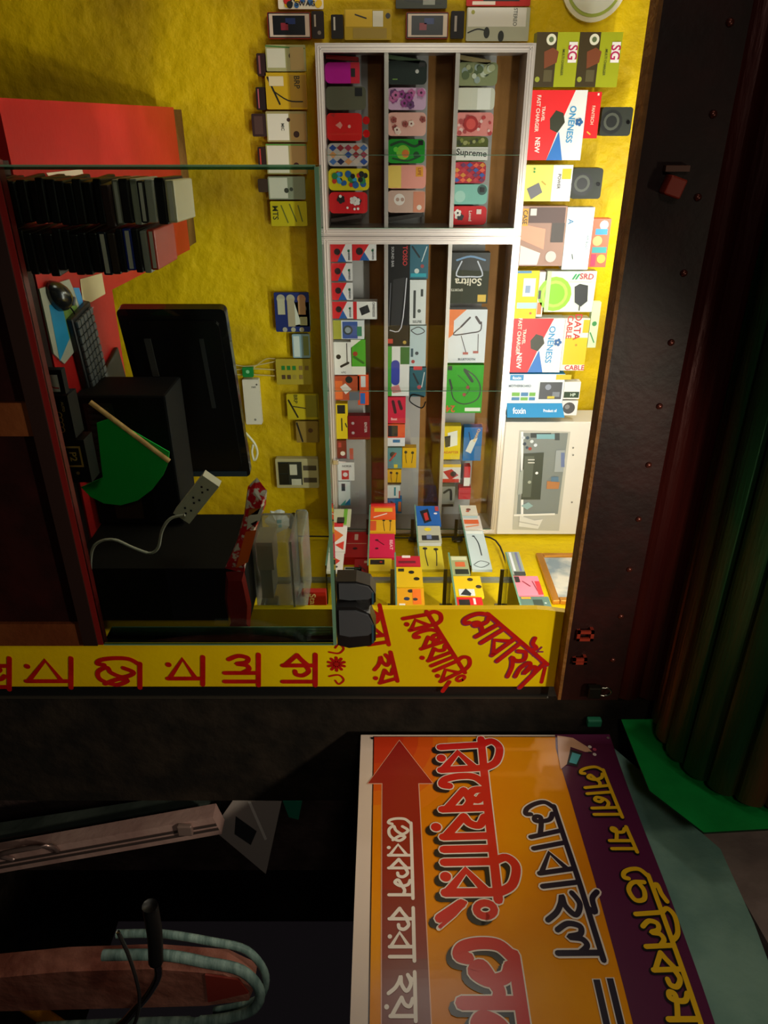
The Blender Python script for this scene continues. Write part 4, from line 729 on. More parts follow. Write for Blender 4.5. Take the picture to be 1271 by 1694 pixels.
for pl, z, x0, y0, x1, y1, c, g, lb in (
 (ps, S0, 614, 832, 655, 858, '#e85820', [R('#d82020', 614, 832, 655, 838), R('#e8c020', 620, 841, 650, 847), L('#f4e0d0', 3, (620, 856), (640, 850))], 'orange red pack with yellow band on the far lowest shelf'),
 (ps, S0, 614, 860, 656, 880, '#e0a818', ep(642, 861, 16) + [R('#d85020', 614, 862, 624, 878)], 'amber earbud pack on the far lowest shelf'),
 (ps, S0, 614, 883, 656, 922, '#d01848', [T('#f0c0c0', 'BEAT', 650, 902, 5, 90), C('#500818', 626, 894, 3), C('#500818', 626, 908, 3), L('#500818', 1.5, (626, 894), (638, 902))], 'crimson pack with twin dark buds on the far lowest shelf'),
 (ps, S0, 616, 924, 654, 945, '#c8b018', [R('#181410', 618, 926, 642, 934), C('#a02018', 636, 930, 2.5)], 'dull yellow and black pack nearest the rail on the lowest shelf'),
 (ps, S1, 692, 837, 731, 868, '#1c60b0', [Pg('#181820', (698, 846), (712, 842), (716, 862), (704, 866)), Pg('#c02820', (704, 850), (710, 848), (712, 860), (706, 862)), C('#e8e8f0', 724, 850, 3), R('#b83838', 724, 838, 730, 846)], 'blue headset pack on the far middle shelf'),
 (ps, S1, 694, 870, 732, 896, '#b8b8a0', [C('#e8d020', 711, 876, 6), R('#282828', 700, 886, 728, 894), R('#7080a8', 708, 885, 716, 892)], 'grey pack with yellow dot on the far middle shelf'),
 (ps, S1, 696, 898, 734, 942, '#d0c030', ep(715, 908, 26, '#282418') + [R('#c8ccc0', 696, 898, 734, 904)], 'pale yellow pack with dangling earbuds, nearest on its shelf'),
 (ps, S2, 770, 836, 797, 851, '#d0ccb8', [C('#703828', 783, 843, 4), C('#b85838', 781, 846, 3)], 'small cream pack with brown bud at the far end of the top far shelf'),
 (ps, S2, 772, 853, 802, 875, '#d4ccc0', [R('#d86028', 774, 860, 798, 867), L('#e08040', 3, (776, 872), (796, 869)), R('#a8c8c8', 774, 854, 798, 857)], 'white and orange pack on the top far shelf'),
 (ps, S2, 774, 878, 806, 942, '#c8d8d8', [L('#303c40', 2, (788, 888), (793, 900), (794, 920)), L('#303c40', 1.5, (778, 935), (790, 929), (803, 933), (790, 939), (779, 936)), R('#e8f0e8', 776, 879, 804, 884), C('#303c40', 787, 888, 2.5)], 'long white pack with coiled black earphone cord'),
 (pn_, N0, 658, 920, 698, 936, '#b81c30', [R('#e8d8d0', 668, 919, 682, 923), R('#701020', 662, 928, 690, 932)], 'crimson pack at the far end of the near lowest shelf'),
 (pn_, N0, 659, 938, 702, 971, '#d8b010', [C('#181410', 684, 947, 5), C('#181410', 692, 958, 5), R('#302810', 662, 941, 672, 946)], 'golden yellow pack with two black buds on the near lowest shelf'),
 (pn_, N0, 660, 973, 705, 1006, '#dc9c10', [C('#282018', 683, 978, 5), C('#28304c', 676, 991, 5), R('#e87018', 686, 975, 700, 1000), C('#303030', 690, 992, 4), R('#e8e0d0', 663, 999, 673, 1005)], 'orange yellow pack half behind the signboard edge'),
 (pn_, N1, 745, 920, 774, 950, '#98a070', [R('#c8c8a0', 747, 921, 772, 927), R('#c86030', 752, 930, 768, 938), R('#202418', 750, 942, 772, 950)], 'grey green pack at the far end of the near middle shelf'),
 (pn_, N1, 750, 953, 796, 986, '#d8b414', [C('#302418', 778, 959, 5), C('#302418', 790, 971, 5), R('#c8ccc8', 756, 975, 782, 986), Pg('#202428', (758, 984), (768, 974), (776, 982), (774, 986))], 'yellow pack with grey lower label on the near middle shelf'),
 (pn_, N1, 758, 988, 801, 1007, '#c81c20', [R('#181414', 762, 992, 780, 1004), R('#e8d0c8', 786, 990, 790, 1000)], 'red and black pack on the near middle shelf by the signboard'),
 (pn_, N2, 842, 913, 864, 950, '#8c9484', [R('#c8ccd0', 846, 914, 850, 945), R('#686c90', 856, 914, 860, 945), R('#303430', 846, 946, 864, 952)], 'grey slatted pack at the far end of the topmost near shelf'),
 (pn_, N2, 850, 953, 892, 984, '#e87888', [L('#803040', 3, (864, 962), (874, 970)), L('#803040', 2, (880, 962), (884, 978)), R('#d02830', 884, 962, 892, 984), R('#282020', 852, 954, 860, 964)], 'pink pack with red edge on the topmost near shelf'),
 (pn_, N2, 858, 987, 908, 1007, '#50685c', [R('#283830', 880, 992, 896, 1002), R('#c89020', 862, 988, 878, 991), C('#a8b0a8', 900, 998, 2)], 'dark grey green pack above the signboard corner'),
 (ps, Sm, 549, 842, 578, 868, '#b8bc98', [R('#68a828', 566, 842, 572, 868), R('#282018', 556, 856, 568, 866)], 'pale pack with green stripe just above the glass counter'),
 (ps, Sm, 551, 870, 577, 912, '#e0dcd4', [Pg('#e06828', (556, 876), (572, 886), (556, 900)), R('#c82028', 549, 864, 570, 872), Pg('#d83828', (560, 902), (574, 896), (574, 910))], 'white pack with orange triangle above the counter'),
 (ps, Sm, 551, 914, 577, 945, '#d8d4cc', [Pg('#c83828', (556, 920), (572, 928), (558, 940)), C('#303030', 566, 938, 3)], 'white and red pack behind the black pouches'),
 ):
    card('earphone_pack', lb, 'earphone pack', pl, x0, y0, x1, y1, .012, c, g, EG, base=z + .0008)
for x0, y0, x1, y1, c, g, lb in ((570, 880, 612, 922, '#c81c1c', [R('#f0c8b8', 586, 884, 592, 894), C('#501010', 588, 908, 4), L('#f0d0c0', 1, (574, 900), (606, 900))], 'red hanging earphone pack on the right wall, middle one'),
     (586, 925, 612, 960, '#b81818', [L('#501010', 3, (594, 936), (604, 944)), R('#e8c8b8', 602, 928, 610, 932)], 'smaller red earphone pack hanging above the black pouches'),
     (569, 938, 598, 958, '#e4e4dc', [R('#203c28', 571, 939, 596, 942), C('#801820', 582, 951, 5), C('#c02030', 582, 951, 3)], 'white and green pack with red ring by the black pouches')):
    card('earphone_pack', lb, 'earphone pack', PL('X', 1.69), x0, y0, x1, y1, .038, c, g, 'red earphone packs hung low on the right wall')
# golden picture frame high on the right wall
fr = [onX(*q_, XW - .02) for q_ in ((884, 914), (918, 994), (1000, 1000), (985, 905))]
t = thing('picture_frame', 'gold framed picture hanging high on the right wall under the shutter', 'picture', (XW - .01, fr[1].y, fr[0].z))
y0_, y1_ = fr[1].y, fr[0].y; z0_ = (fr[0].z + fr[1].z) / 2
mb = MB(t.location)
for a_ in ((y0_, y1_, z0_, z0_ + .03), (y0_, y1_, z0_ + .27, z0_ + .3), (y0_, y0_ + .03, z0_ + .03, z0_ + .27), (y1_ - .03, y1_, z0_ + .03, z0_ + .27)):
    mb.box(XW - .02, XW - .001, a_[0], a_[1], a_[2], a_[3], mat('#c88830', .25, .6), bev=.004)
mb.build('frame', t); mb = MB(t.location); mb.box(XW - .012, XW - .004, y0_ + .03, y1_ - .03, z0_ + .03, z0_ + .27, noisy('old_picture', '#8898a0', '#dcd8c8', 9, .15, .02, 20)); mb.build('picture', t)

# ================================================================== DESK AND COUNTER
ZD = ZC - .74
tl = thing('desk', 'red topped wooden desk with raw wood rear edge along the yellow wall', 'desk', (.2, 2.4, 0))
pts = [(-.036, 1.62), (-.036, 2.96), (.44, 2.96), (.41, 2.06), (1.05, 2.04), (1.05, 1.62)]
mb = MB(tl.location); mb.prism([(x, y, ZD - .02) for x, y in pts], (0, 0, .02), REDTOP); mb.build('top', tl)
mb = MB(tl.location); mb.box(-.03, .43, 2.962, 3.08, ZD - .035, ZD - .002, WOOD); o = mb.build('rear_plank', tl); o['label'] = 'worn raw wood plank'
for x, y in ((.0, 2.9), (.38, 2.9), (.0, 1.85), (1.0, 1.98)):
    mb = MB(tl.location); mb.box(x, x + .04, y, y + .04, 0, ZD - .021, WOOD); mb.build('leg', tl)
def flat(nm_, lb, cat, pix, z, th, m_, gfx=None, grp=None):
    P_ = [onZ(*q_, z) for q_ in pix]; c = sum(P_, Vector()) / len(P_); mb = MB(c); mb.prism(P_, (0, 0, th), m_)
    for g, cc in gfx or []: mb.add([onZ(*q_, z) + Vector((0, 0, th + .0005)) for q_ in g], [tuple(range(len(g)))], cc)
    return tag(mb.build(nm_), lb, cat, grp)
flat('paper', 'crumpled cream paper sheet on the red desk near the mouse', 'paper', ((132, 462), (168, 452), (174, 486), (150, 500), (136, 496)), ZD + .001, .001, mat('#c8b890', .7))
flat('paper', 'torn white paper slip at the near end of the red desk', 'paper', ((76, 286), (135, 280), (138, 290), (80, 292)), ZD + .001, .001, mat('#e0c8b0', .7))
# counter
G_Y = 1.39
ct = thing('glass_counter', 'dark maroon shop counter with a tall glass screen on top', 'counter', (.58, 1.48, 0))
cxl, cxr = .072, 1.092; zr = ZC - .705; zg = ZC - .66; zgt = ZC - .118
mb = MB(ct.location); mb.box(cxl, cxr, G_Y + .015, 1.61, .03, ZD, MAROON); mb.box(cxl, cxr, G_Y + .015, G_Y + .03, ZD, zr, MAROON); mb.build('base', ct)
BR = noisy('brown_stile', '#5c2c14', '#6c3a1c', 6, .5, .1, 60)
def yx(py, px=60): return onY(px, py, G_Y + .01).x
for a_, b_ in ((665, 720), (1030, 1066)):
    mb = MB(ct.location); mb.box(yx(a_, 40), yx(b_, 40), G_Y + .004, G_Y + .014, .03, zr, BR); mb.build('front_stile', ct)
mb = MB(ct.location); mb.box(cxl - .01, cxr, G_Y - .006, G_Y + .03, zr, zg - .012, mat('#22100c', .5)); mb.box(cxl - .01, cxr, G_Y - .002, G_Y + .024, zg - .012, zg, mat('#6a1614', .35)); mb.build('bottom_rail', ct)
def pane(x0, x1, y0, y1, z0, z1, edges, nm_='glass_pane'):
    mb = MB(ct.location); mb.box(x0, x1, y0, y1, z0, z1, GLASS)
    for e in edges: mb.box(*e, GEDGE)
    mb.build(nm_, ct)
pane(cxl, cxr, G_Y, G_Y + .006, zg, zgt, [(cxl - .003, cxl, G_Y, G_Y + .006, zg, zgt), (cxr, cxr + .003, G_Y, G_Y + .006, zg, zgt)])
pane(cxl, cxr, G_Y, G_Y + .06, zgt, zgt + .006, [(cxl, cxr, G_Y - .003, G_Y, zgt - .001, zgt + .007), (cxl, cxr, G_Y + .06, G_Y + .063, zgt, zgt + .006)], 'top_glass')
pane(cxl, cxl + .005, G_Y + .007, G_Y + .06, zg, zgt, [(cxl, cxl + .005, G_Y + .06, G_Y + .063, zg, zgt)], 'end_pane')
pane(cxr - .005, cxr, G_Y + .007, G_Y + .06, zg, zgt, [(cxr - .005, cxr, G_Y + .06, G_Y + .063, zg, zgt)], 'end_pane')

# stack of phones and pouches behind the glass
rd = random.Random(5); dark = ['#08080a', '#0c0a0a', '#101014', '#060606', '#14100e', '#0a0c12']
for col_, (xa_, xb_, ztop, top_c) in enumerate(((.096, .176, ZC - .50, ['#3a2420', '#8c8878', '#14100e', '#a8a898', '#15151a', '#b0b0a8', '#101014', '#c8c0a0']), (.182, .262, ZC - .50, ['#101830', '#3a2c24', '#0a0a0c', '#14309a', '#101010', '#a8a8a4', '#c03818']))):
    z = ZD + .001; k = 0; n_dark = 14 if col_ == 0 else 12
    Yc = 1.53
    while k < n_dark + len(top_c):
        c = dark[rd.randrange(6)] if k < n_dark else top_c[k - n_dark]; hh_ = rd.uniform(.0135, .0185)
        mb = MB((.0, 0, 0)); w2 = (xb_ - xa_) / 2 - rd.uniform(0, .004)
        mb.box(-w2, w2, -.072, .072, 0, hh_, mat(c, .4), bev=.003)
        if k >= n_dark and k % 3 == 0: mb.box(-w2 * .9, w2 * .9, -.0728, -.072, hh_ * .3, hh_ * .75, mat('#d8d4cc'))
        o = mb.build('phone_pouch', None, ((xa_ + xb_) / 2 + rd.uniform(-.003, .003), Yc + rd.uniform(-.006, .006), z), rd.uniform(-.05, .05))
        grp = 'phone boxes stacked behind the glass counter, ' + ('left' if col_ == 0 else 'right') + ' stack'
        if k < n_dark: tag(o, 'black flat phone pouch in the lower part of the %s stack behind the counter glass' % ('left' if col_ == 0 else 'right'), 'phone pouch', grp)
        else: tag(o, ('%s flat box, %s from the top of the %s stack behind the glass' % ({'#3a2420': 'dark brown', '#8c8878': 'beige grey', '#14100e': 'brown black', '#a8a898': 'pale grey', '#15151a': 'blue black', '#b0b0a8': 'light grey', '#101014': 'black', '#c8c0a0': 'cream', '#101830': 'navy', '#3a2c24': 'brown', '#0a0a0c': 'jet black', '#14309a': 'bright blue', '#101010': 'black', '#a8a8a4': 'silver grey', '#c03818': 'orange red'}[c], ['first', 'second', 'third', 'fourth', 'fifth', 'sixth', 'seventh', 'eighth'][n_dark + len(top_c) - 1 - k], 'left' if col_ == 0 else 'right')), 'phone box', grp)
        z += hh_ + .0004; k += 1

# mouse on printed pack
flat('mouse_pad', 'blue and green printed mouse pad lying behind the counter glass', 'mouse pad', ((62, 478), (86, 585), (104, 602), (148, 548), (112, 462)), ZD + .001, .004, mat('#a8a898', .4),
     [(((78, 505), (96, 598), (112, 560), (98, 498)), mat('#1888b8')), (((98, 498), (112, 560), (140, 548), (118, 490)), mat('#688838')), (((118, 476), (140, 540), (146, 540), (128, 476)), mat('#3890d0'))])
p = onZ(92, 490, ZD + .005); ms = thing('computer_mouse', 'black computer mouse resting on the blue printed pad', 'mouse', (p.x, p.y, ZD + .0055), rz=-.6)
mb = MB(); mb.ell((0, 0, 0), (.03, .05, .034), mat('#1c1e22', .22, 0, .7), 16, 12, zmin=0); mb.build('shell', ms)
mb = MB(); mb.tube([(-.009, .028, .0275), (.009, .028, .0275)], .005, mat('#88888c', .3), 8, False); mb.build('scroll_wheel', ms)
mb = MB(); mb.tube([(0, .045, .008), (.01, .1, .006), (0.04, .13, .004), (0.02, .15, .004)], .002, BLACKP, 6); mb.build('cord', ms)
# keyboard
kb = thing('keyboard', 'black computer keyboard with grey keys in front of the monitor', 'keyboard', (.57, 1.80, ZD + .001), rz=.12)
mb = MB(); mb.box(-.17, .17, -.065, .065, 0, .018, mat('#1a1a1c', .4), bev=.004); kc = mb.build('case', kb)
for r in range(5):
    for c in range(17):
        if r == c == 0: mb = MB(); mb.box(0, .016, 0, .018, 0, .008, mat('#55585a', .4), bev=.002); ko = mb.build('key', kc); k0 = ko
        else: ko = k0.copy(); COL.objects.link(ko); ko.parent = kc
        ko.location = (-.16 + c * .019, -.055 + r * .022, .0182)
# monitor
mL = onZ(190, 512, ZC - .666); A_ = Vector((.412, 1.86)); B_ = Vector((.93, 1.99)); d = (B_ - A_); wM = d.length; ang = math.atan2(d.y, d.x)
mo = thing('monitor', 'large black flat monitor seen from behind through the counter glass', 'monitor', ((A_.x + B_.x) / 2, (A_.y + B_.y) / 2, ZD + .001), rz=ang)
z0m, z1m = .075, .345
mb = MB(); mb.prism([(p_[0], -.012, z0m + p_[1]) for p_ in rrect(wM, z1m - z0m, .014)], (0, .028, 0), mat('#0c0d0f', .25, 0, .6, .4)); mb.build('housing', mo)
mb = MB(); mb.prism([(p_[0], -.0185, z0m + .02 + p_[1]) for p_ in rrect(wM - .06, z1m - z0m - .04, .02)], (0, .006, 0), mat('#08090a', .3)); mb.box(.5 * wM - .02, .5 * wM - .001, -.0135, -.012, z0m + .01, z1m - .01, mat('#26303a', .15)); rc = mb.build('rear_cover', mo)
mb = MB(); mb.box(-.19, -.08, -.0205, -.0187, z0m + .055, z0m + .072, mat('#3c3c3c', .4)); o = mb.build('port_panel', rc); o['label'] = 'grey port strip'
mb = MB(); mb.box(-.19, .02, -.0205, -.0187, z0m + .195, z0m + .206, mat('#26282a', .3)); mb.build('vent_slot', rc)
mb = MB(); mb.box(-.03, .03, .004, .03, .01, z0m + .1, BLACKP); mb.box(-.1, .1, -.03, .1, 0, .012, BLACKP, bev=.004); mb.build('stand', mo)
# green hand fan
pfan = PL('Y', 1.62)
def fp(px, py, y=0): p = onY(px, py, 1.62); return Vector((p.x, 1.62 + y, p.z))
fpix = [(183, 692), (280, 748), (279, 764), (270, 786), (252, 810), (228, 828), (200, 836), (172, 833), (150, 822), (134, 806), (170, 790), (160, 700)]
fn = thing('hand_fan', 'green half round hand fan with wooden stick behind the glass', 'hand fan', fp(134, 806))
mb = MB(fn.location); mb.prism([fp(*q_) for q_ in fpix], (0, .003, 0), mat('#12c84c', .45)); mb.build('blade', fn)
mb = MB(fn.location); mb.tube([fp(150, 664, -.004), fp(281, 762, -.004)], .0062, noisy('stick', '#a07840', '#c09858', 30, .6), 8, False); mb.build('handle', fn)
# black boxes in front of it
pq = PL('Y', 1.50)
card('perfume_box', 'black box with gold linked rings standing behind the glass', 'box', pq, 106, 655, 158, 725, .05, '#0c0a0a', [x for k in range(4) for x in (C('#c89848', 138, 686 + k * 8, 5.5), C('#0c0a0a', 138, 686 + k * 8, 4))] + [T('#a88850', 'AUTO', 148, 672, 4, 90), C('#a03020', 134, 655, 3)], 'black boxes in front of the green fan', base=ZD)
card('perfume_box', 'black box with gold square label in front of the green fan', 'box', pq, 110, 728, 172, 798, .05, '#0e0b0a', [R('#b89048', 136, 738, 164, 772), R('#15100c', 139, 741, 161, 769), T('#c8a050', 'P2', 150, 755, 11, 90), C('#886838', 152, 782, 3)], 'black boxes in front of the green fan', base=ZD)
card('card_packet', 'white card with red tick in a black packet beside the keyboard', 'packet', pq, 98, 612, 150, 652, .02, '#141012', [R('#d8d4d0', 108, 620, 142, 648), L('#c03030', 2.5, (126, 630), (130, 640), (140, 642))], None, base=ZD)
# computer tower under power strip
tw = thing('computer_tower', 'black computer case lying behind the glass counter under the power strip', 'computer', (.74, 1.80, ZD + .001))
mb = MB(); mb.box(-.16, .19, -.12, .03, 0, .22, mat('#050506', .7, 0, .2), bev=.006); mb.build('case', tw)
mb = MB(); mb.box(-.14, .04, -.1225, -.12, .02, .09, mat('#181818', .5)); [mb.box(-.13 + k * .016, -.122 + k * .016, -.1245, -.122, .03, .08, mat('#2a2a2a')) for k in range(10)]; mb.build('vent_panel', tw)
mb = MB(); mb.box(.07, .17, -.1235, -.12, .05, .12, mat('#3a2418', .4)); o = mb.build('drive_bay', tw); o['label'] = 'brown drive bay cover'
# power strip
pa, pb2 = onY(300, 858, 1.50), onY(349, 796, 1.50)
st_ = thing('power_strip', 'white power strip leaning on the black computer with its cable looping down', 'power strip', pa)
dv = (pb2 - pa); L_ = dv.length; dn = dv.normalized(); nn = Vector((-dn.z, 0, dn.x)) * .022
mb = MB(pa); mb.prism([pa - nn, pb2 - nn, pb2 + nn, pa + nn], (0, .03, 0), mat('#d0ccb8', .4)); mb.build('body', st_)
for k in range(3):
    c = pa + dv * (.22 + .28 * k); mb = MB(pa)
    for ox, oz in ((0, .008), (-.007, -.005), (.007, -.005)): mb.box(c.x + ox - .0022, c.x + ox + .0022, 1.4985, 1.4998, c.z + oz - .0022, c.z + oz + .0022, mat('#202020'))
    mb.build('socket', st_)
mb = MB(pa); mb.tube([onY(*q_, 1.455) for q_ in ((306, 852), (282, 858), (268, 878), (262, 905), (248, 915), (220, 906), (190, 893), (165, 896), (152, 912), (150, 950), (155, 985))], .0035, mat('#b8b4a4', .4), 8); mb.build('cable', st_)
# red and orange pouch strip
sp = thing('snack_pouch', 'long red and orange printed plastic pouch standing behind the glass', 'pouch', onY(380, 935, 1.5))
def pouch(pix, y, th, m_, nm_, g=()):
    mb = MB(sp.location); n = len(pix) // 2; F_ = []
    top_ = [onY(*q_, y) for q_ in pix]; c = sum(top_, Vector()) / len(top_)
    inner = [c + (p_ - c) * .75 + Vector((0, -th, 0)) for p_ in top_]; nn_ = len(top_)
    mb.add(top_ + inner, [(i, (i + 1) % nn_, nn_ + (i + 1) % nn_, nn_ + i) for i in range(nn_)] + [tuple(range(nn_, 2 * nn_))], m_)
    for gp, gm in g: mb.add([onY(*q_, y) + Vector((0, -th - .001, 0)) for q_ in gp], [tuple(range(len(gp)))], gm)
    return mb.build(nm_, sp)
pouch([(372, 940), (392, 895), (404, 850), (410, 805), (425, 790), (442, 812), (440, 835), (425, 872), (412, 910), (404, 948)], 1.468, .012, noisy('red_print', '#e01c28', '#f0e0d8', 60, .35, .3, 60, lo=.5, hi=.56), 'upper_pouch', [(((412, 850), (438, 832), (432, 856), (410, 872)), mat('#f8ece0')), (((408, 875), (426, 872), (412, 925), (392, 935)), mat('#ff6c20', .4)), (((414, 838), (432, 836), (428, 846), (412, 848)), mat('#c87018')), (((416, 862), (428, 856), (424, 868)), mat('#a01818'))])
o = pouch([(374, 946), (404, 944), (416, 1000), (414, 1040), (380, 1036), (372, 990)], 1.468, .01, mat('#8e1a18', .3), 'lower_pouch')
# clear containers
cn = thing('plastic_container', 'clear plastic storage tub with lid behind the counter glass', 'container', (1.02, 1.62, ZC - .36))
zc0 = onY(420, 960, 1.56).z; zc1 = onY(504, 960, 1.56).z; xc0 = onY(460, 893, 1.56).x; xc1 = onY(460, 1020, 1.56).x
cn.location = ((xc0 + xc1) / 2, 1.64, zc0)
mb = MB(cn.location); mb.box(xc0 + .006, xc1 - .006, 1.56, 1.72, zc0, zc0 + (zc1 - zc0) * .72, POLY, bev=.012); mb.build('tub', cn)
mb = MB(cn.location); mb.box(xc0, xc1, 1.552, 1.728, zc0 + (zc1 - zc0) * .73, zc1, POLY, bev=.01); mb.box(xc0, xc1, 1.55, 1.552, zc0 + (zc1 - zc0) * .76, zc0 + (zc1 - zc0) * .8, mat('#a8a898', .3)); mb.build('lid', cn)
mb = MB(cn.location); mb.box(xc0 + .02, xc0 + .1, 1.58, 1.66, zc0 + .01, zc0 + .05, mat('#b0a080')); mb.box(xc0 + .09, xc1 - .03, 1.6, 1.68, zc0 + .01, zc0 + .04, mat('#8a8878')); mb.build('contents', cn)
# added carton: carries the tub, widened and darkened to fill the dark area
bx_ = MB((1.0, 1.64, ZD)); bx_.box(.935, 1.085, 1.475, 1.745, ZD + .001, zc0 - .001, mat('#120e08', .8, 0, .2)); tag(bx_.build('carton'), 'very dark brown carton added under the clear plastic tub to fill the dark area', 'carton')
# polythene bag and black hair bands on wall side
b0 = onX(460, 862, 1.62); mb = MB(b0); 
r_ = random.Random(9); ring = []
for k in range(22):
    a_ = k * 2 * math.pi / 22; ring.append(b0 + Vector((math.cos(a_) * .062 * r_.uniform(.8, 1.15), 0, math.sin(a_) * .055 * r_.uniform(.8, 1.15))))
mb.add(ring + [b0 + Vector((0, -.03, 0)), b0 + Vector((0, .03, 0))], [(k, (k + 1) % 22, 22) for k in range(22)] + [((k + 1) % 22, k, 23) for k in range(22)], mat('#b8bcbc', .25))
for dx, dz in ((-.015, .0), (0, .012), (.012, -.01)): mb.ribbon([(0, 0), (0, 0)], .0001, 0, mat('#2888a0')); 
mb.box(b0.x - .02, b0.x - .005, b0.y - .031, b0.y - .024, b0.z + .0, b0.z + .02, mat('#2888a0')); mb.box(b0.x + .006, b0.x + .018, b0.y - .03, b0.y - .022, b0.z + .005, b0.z + .02, mat('#2888a0'))
tag(mb.build('plastic_bag'), 'crumpled white plastic bag with teal print beside the red pouch', 'bag')
for k, (x_, y0_, y1_) in enumerate(((462, 812, 846), (472, 816, 856), (485, 822, 870))):
    P_ = [onX(x_ - 6, y0_, 1.711), onX(x_ + 2, (y0_ + y1_) / 2, 1.711), onX(x_ - 3, y1_, 1.711)]; mb = MB(P_[0]); mb.tube(P_, .018, mat('#16181c', .45), 10)
    tag(mb.build('cable_roll'), 'black coiled roll in the row behind the clear tub', 'cable roll', 'black coiled rolls beside the switchboard')
# star sticker box behind glass lower right
card('star_pack', 'red pack with white lettering behind the lower glass corner', 'pack', PL('Y', 1.66), 500, 980, 540, 1012, .02, '#b01c18', [T('#e8d8c0', 'Star', 518, 994, 10, 90)], None)
# two black pouches on the counter top end
for k, (x0, y0, x1, y1, lb) in enumerate(((553, 951, 622, 993, 'black cushioned case with grey top on the counter corner, rear one'), (553, 993, 622, 1060, 'black cushioned case with grey top at the end of the counter, front one'))):
    Yp = 1.46 - .03 * k; a_, b_ = onY(590, y0, Yp).x, onY(590, y1, Yp).x; z_ = zgt + .0075; h_ = onY(x1, (y0 + y1) / 2, Yp).z - z_
    t = thing('speaker_pouch', lb, 'case', ((a_ + b_) / 2, Yp, z_), 'black cushioned cases on the counter corner')
    w_ = b_ - a_; prof = [(-.5, 0), (.42, 0), (.5, .3), (.44, .86), (.3, 1.0), (.0, 1.0), (-.34, .86), (-.5, .5)]
    mb = MB(); mb.prism([(p_[0] * w_, -.028, p_[1] * h_) for p_ in prof], (0, .05, 0), mat('#100e10', .4)); mb.build('body', t)
    mb = MB(); mb.prism([(p_[0] * w_ * .62 - w_ * .12, -.033, .006 + p_[1] * h_ * .86) for p_ in prof], (0, .005, 0), mat('#3c3e44', .6)); mb.build('padded_face', t)
    mb = MB(); mb.box(-.1 * w_, .34 * w_, -.034, -.029, h_ * .9, h_ * .95, mat('#284858', .5)); mb.build('trim_strip', t)

# ================================================================== BANNER, facing the passer-by, at right angles to the front
BX = 1.50; pbn = PL('X', BX)
def N_(px, py): b, a_ = pbn.ba(px, py); return Vector((b, a_))
mb = MB(); zb0, zb1 = ZC - .064, ZC + .622; b0 = -1.512; b1 = -.30
ORG = noisy('banner_orange', '#d87808', '#ec9c0c', 2.0, .28, .05, 12, lo=.35, hi=.65); RDB = mat('#b82818', .3)
mb.poly([(b0, zb0), (b1, zb0), (b1, zb1), (b0, zb1)], 0, mat('#d8c4b8', .35))
mb.poly([(b0 + .006, zb0 + .034), (b1, zb0 + .034), (b1, zb1 - .004), (b0 + .006, zb1 - .004)], -.0006, mat('#301010', .3))
mb.poly([(b0 + .009, zb0 + .037), (b1, zb0 + .037), (b1, zb1 - .004), (b0 + .009, zb1 - .004)], -.0010, ORG)
# red-orange corner tint printed in the artwork, deepest at the corner
for k, c in enumerate(('#e07c0c', '#dc680e', '#d85410', '#d04212', '#c83414')):
    r = .27 - k * .045; mb.poly([(b0 + .009, zb0 + .037)] + [(b0 + .009 + r * math.cos(q_), zb0 + .037 + r * .9 * math.sin(q_)) for q_ in (k2 * math.pi / 16 for k2 in range(9))], -.0012 - k * .0001, mat(c, .3))
PUR = mat('#581c44', .3); zp = ZC + .468
mb.poly([(b0, zp + .004), (b0 + .05, zp - .004), (b0 + .2, zp), (b1, zp), (b1, zb1), (b0, zb1)], -.0018, PUR)
# arrow
zs0, zs1 = ZC - .004, ZC + .088; zmid = (zs0 + zs1) / 2
ah = [(b0 + .022, zmid), (b0 + .165, zmid - .083), (b0 + .165, zs0), (b1, zs0), (b1, zs1), (b0 + .165, zs1), (b0 + .165, zmid + .083)]
cen = Vector((sum(p_[0] for p_ in ah) / 7, zmid))
def arrow(y, m1, ins):
    mb.poly([(b0 + .022 - ins * 1.6, zmid), (b0 + .165 + ins, zmid - .083 - ins * 1.4), (b0 + .165 + ins, zmid + .083 + ins * 1.4)], y, m1)
    mb.poly([(b0 + .16, zs0 - ins), (b1, zs0 - ins), (b1, zs1 + ins), (b0 + .16, zs1 + ins)], y, m1)
arrow(-.0018, mat('#e0a890', .3), .0022); arrow(-.0022, mat('#981c18', .3), 0)
seg = ['#981c18', '#902018', '#84241c', '#782a20', '#6c2e24', '#643028', '#5c302a']
for k in range(7): mb.poly([(b0 + .17 + k * .15, zs0), (b0 + .17 + (k + 1) * .15, zs0), (b0 + .17 + (k + 1) * .15, zs1), (b0 + .17 + k * .15, zs1)], -.0024, mat(seg[k], .3))
WH = mat('#e8dcd4', .3); RT_ = mat('#cc1c18', .3); BK_ = mat('#141018', .3); YT = mat('#e8b818', .3)
def nq(*p): return [N_(*a) for a in p]
bangla(mb, ['e', 'ja', 'ra', 'ka', 'sa', ' ', 'ka', 'ra', 'aa', ' ', 'ha', 'ya'], nq((642, 1352), (646, 1690), (680, 1352), (688, 1690)), .0075, [(0, WH, 0, (0, 0))], y=-.0032)
BKL = [(.007, BK_, 0, (.009, -.011)), (.008, WH, -.0006, (0, 0)), (.002, RT_, -.0012, (0, 0))]
bangla(mb, ['i', 'ra', 'e', 'pa', 'ya', 'aa', 'i', 'ra', 'ng'], nq((728, 1228), (738, 1530), (796, 1224), (828, 1530)), .0185, BKL, y=-.0032)
b_a = N_(730, 1545); mb.ribbon([N_(770, 1498), N_(752, 1518), N_(726, 1540)], .012, -.0044, WH); mb.ribbon([N_(770, 1498), N_(752, 1518), N_(728, 1538)], .008, -.0050, RT_)
zq = lambda px, py: N_(px, py)
q0 = zq(755, 1560); q1 = zq(770, 1760); q2 = zq(850, 1560); q3 = zq(895, 1760)
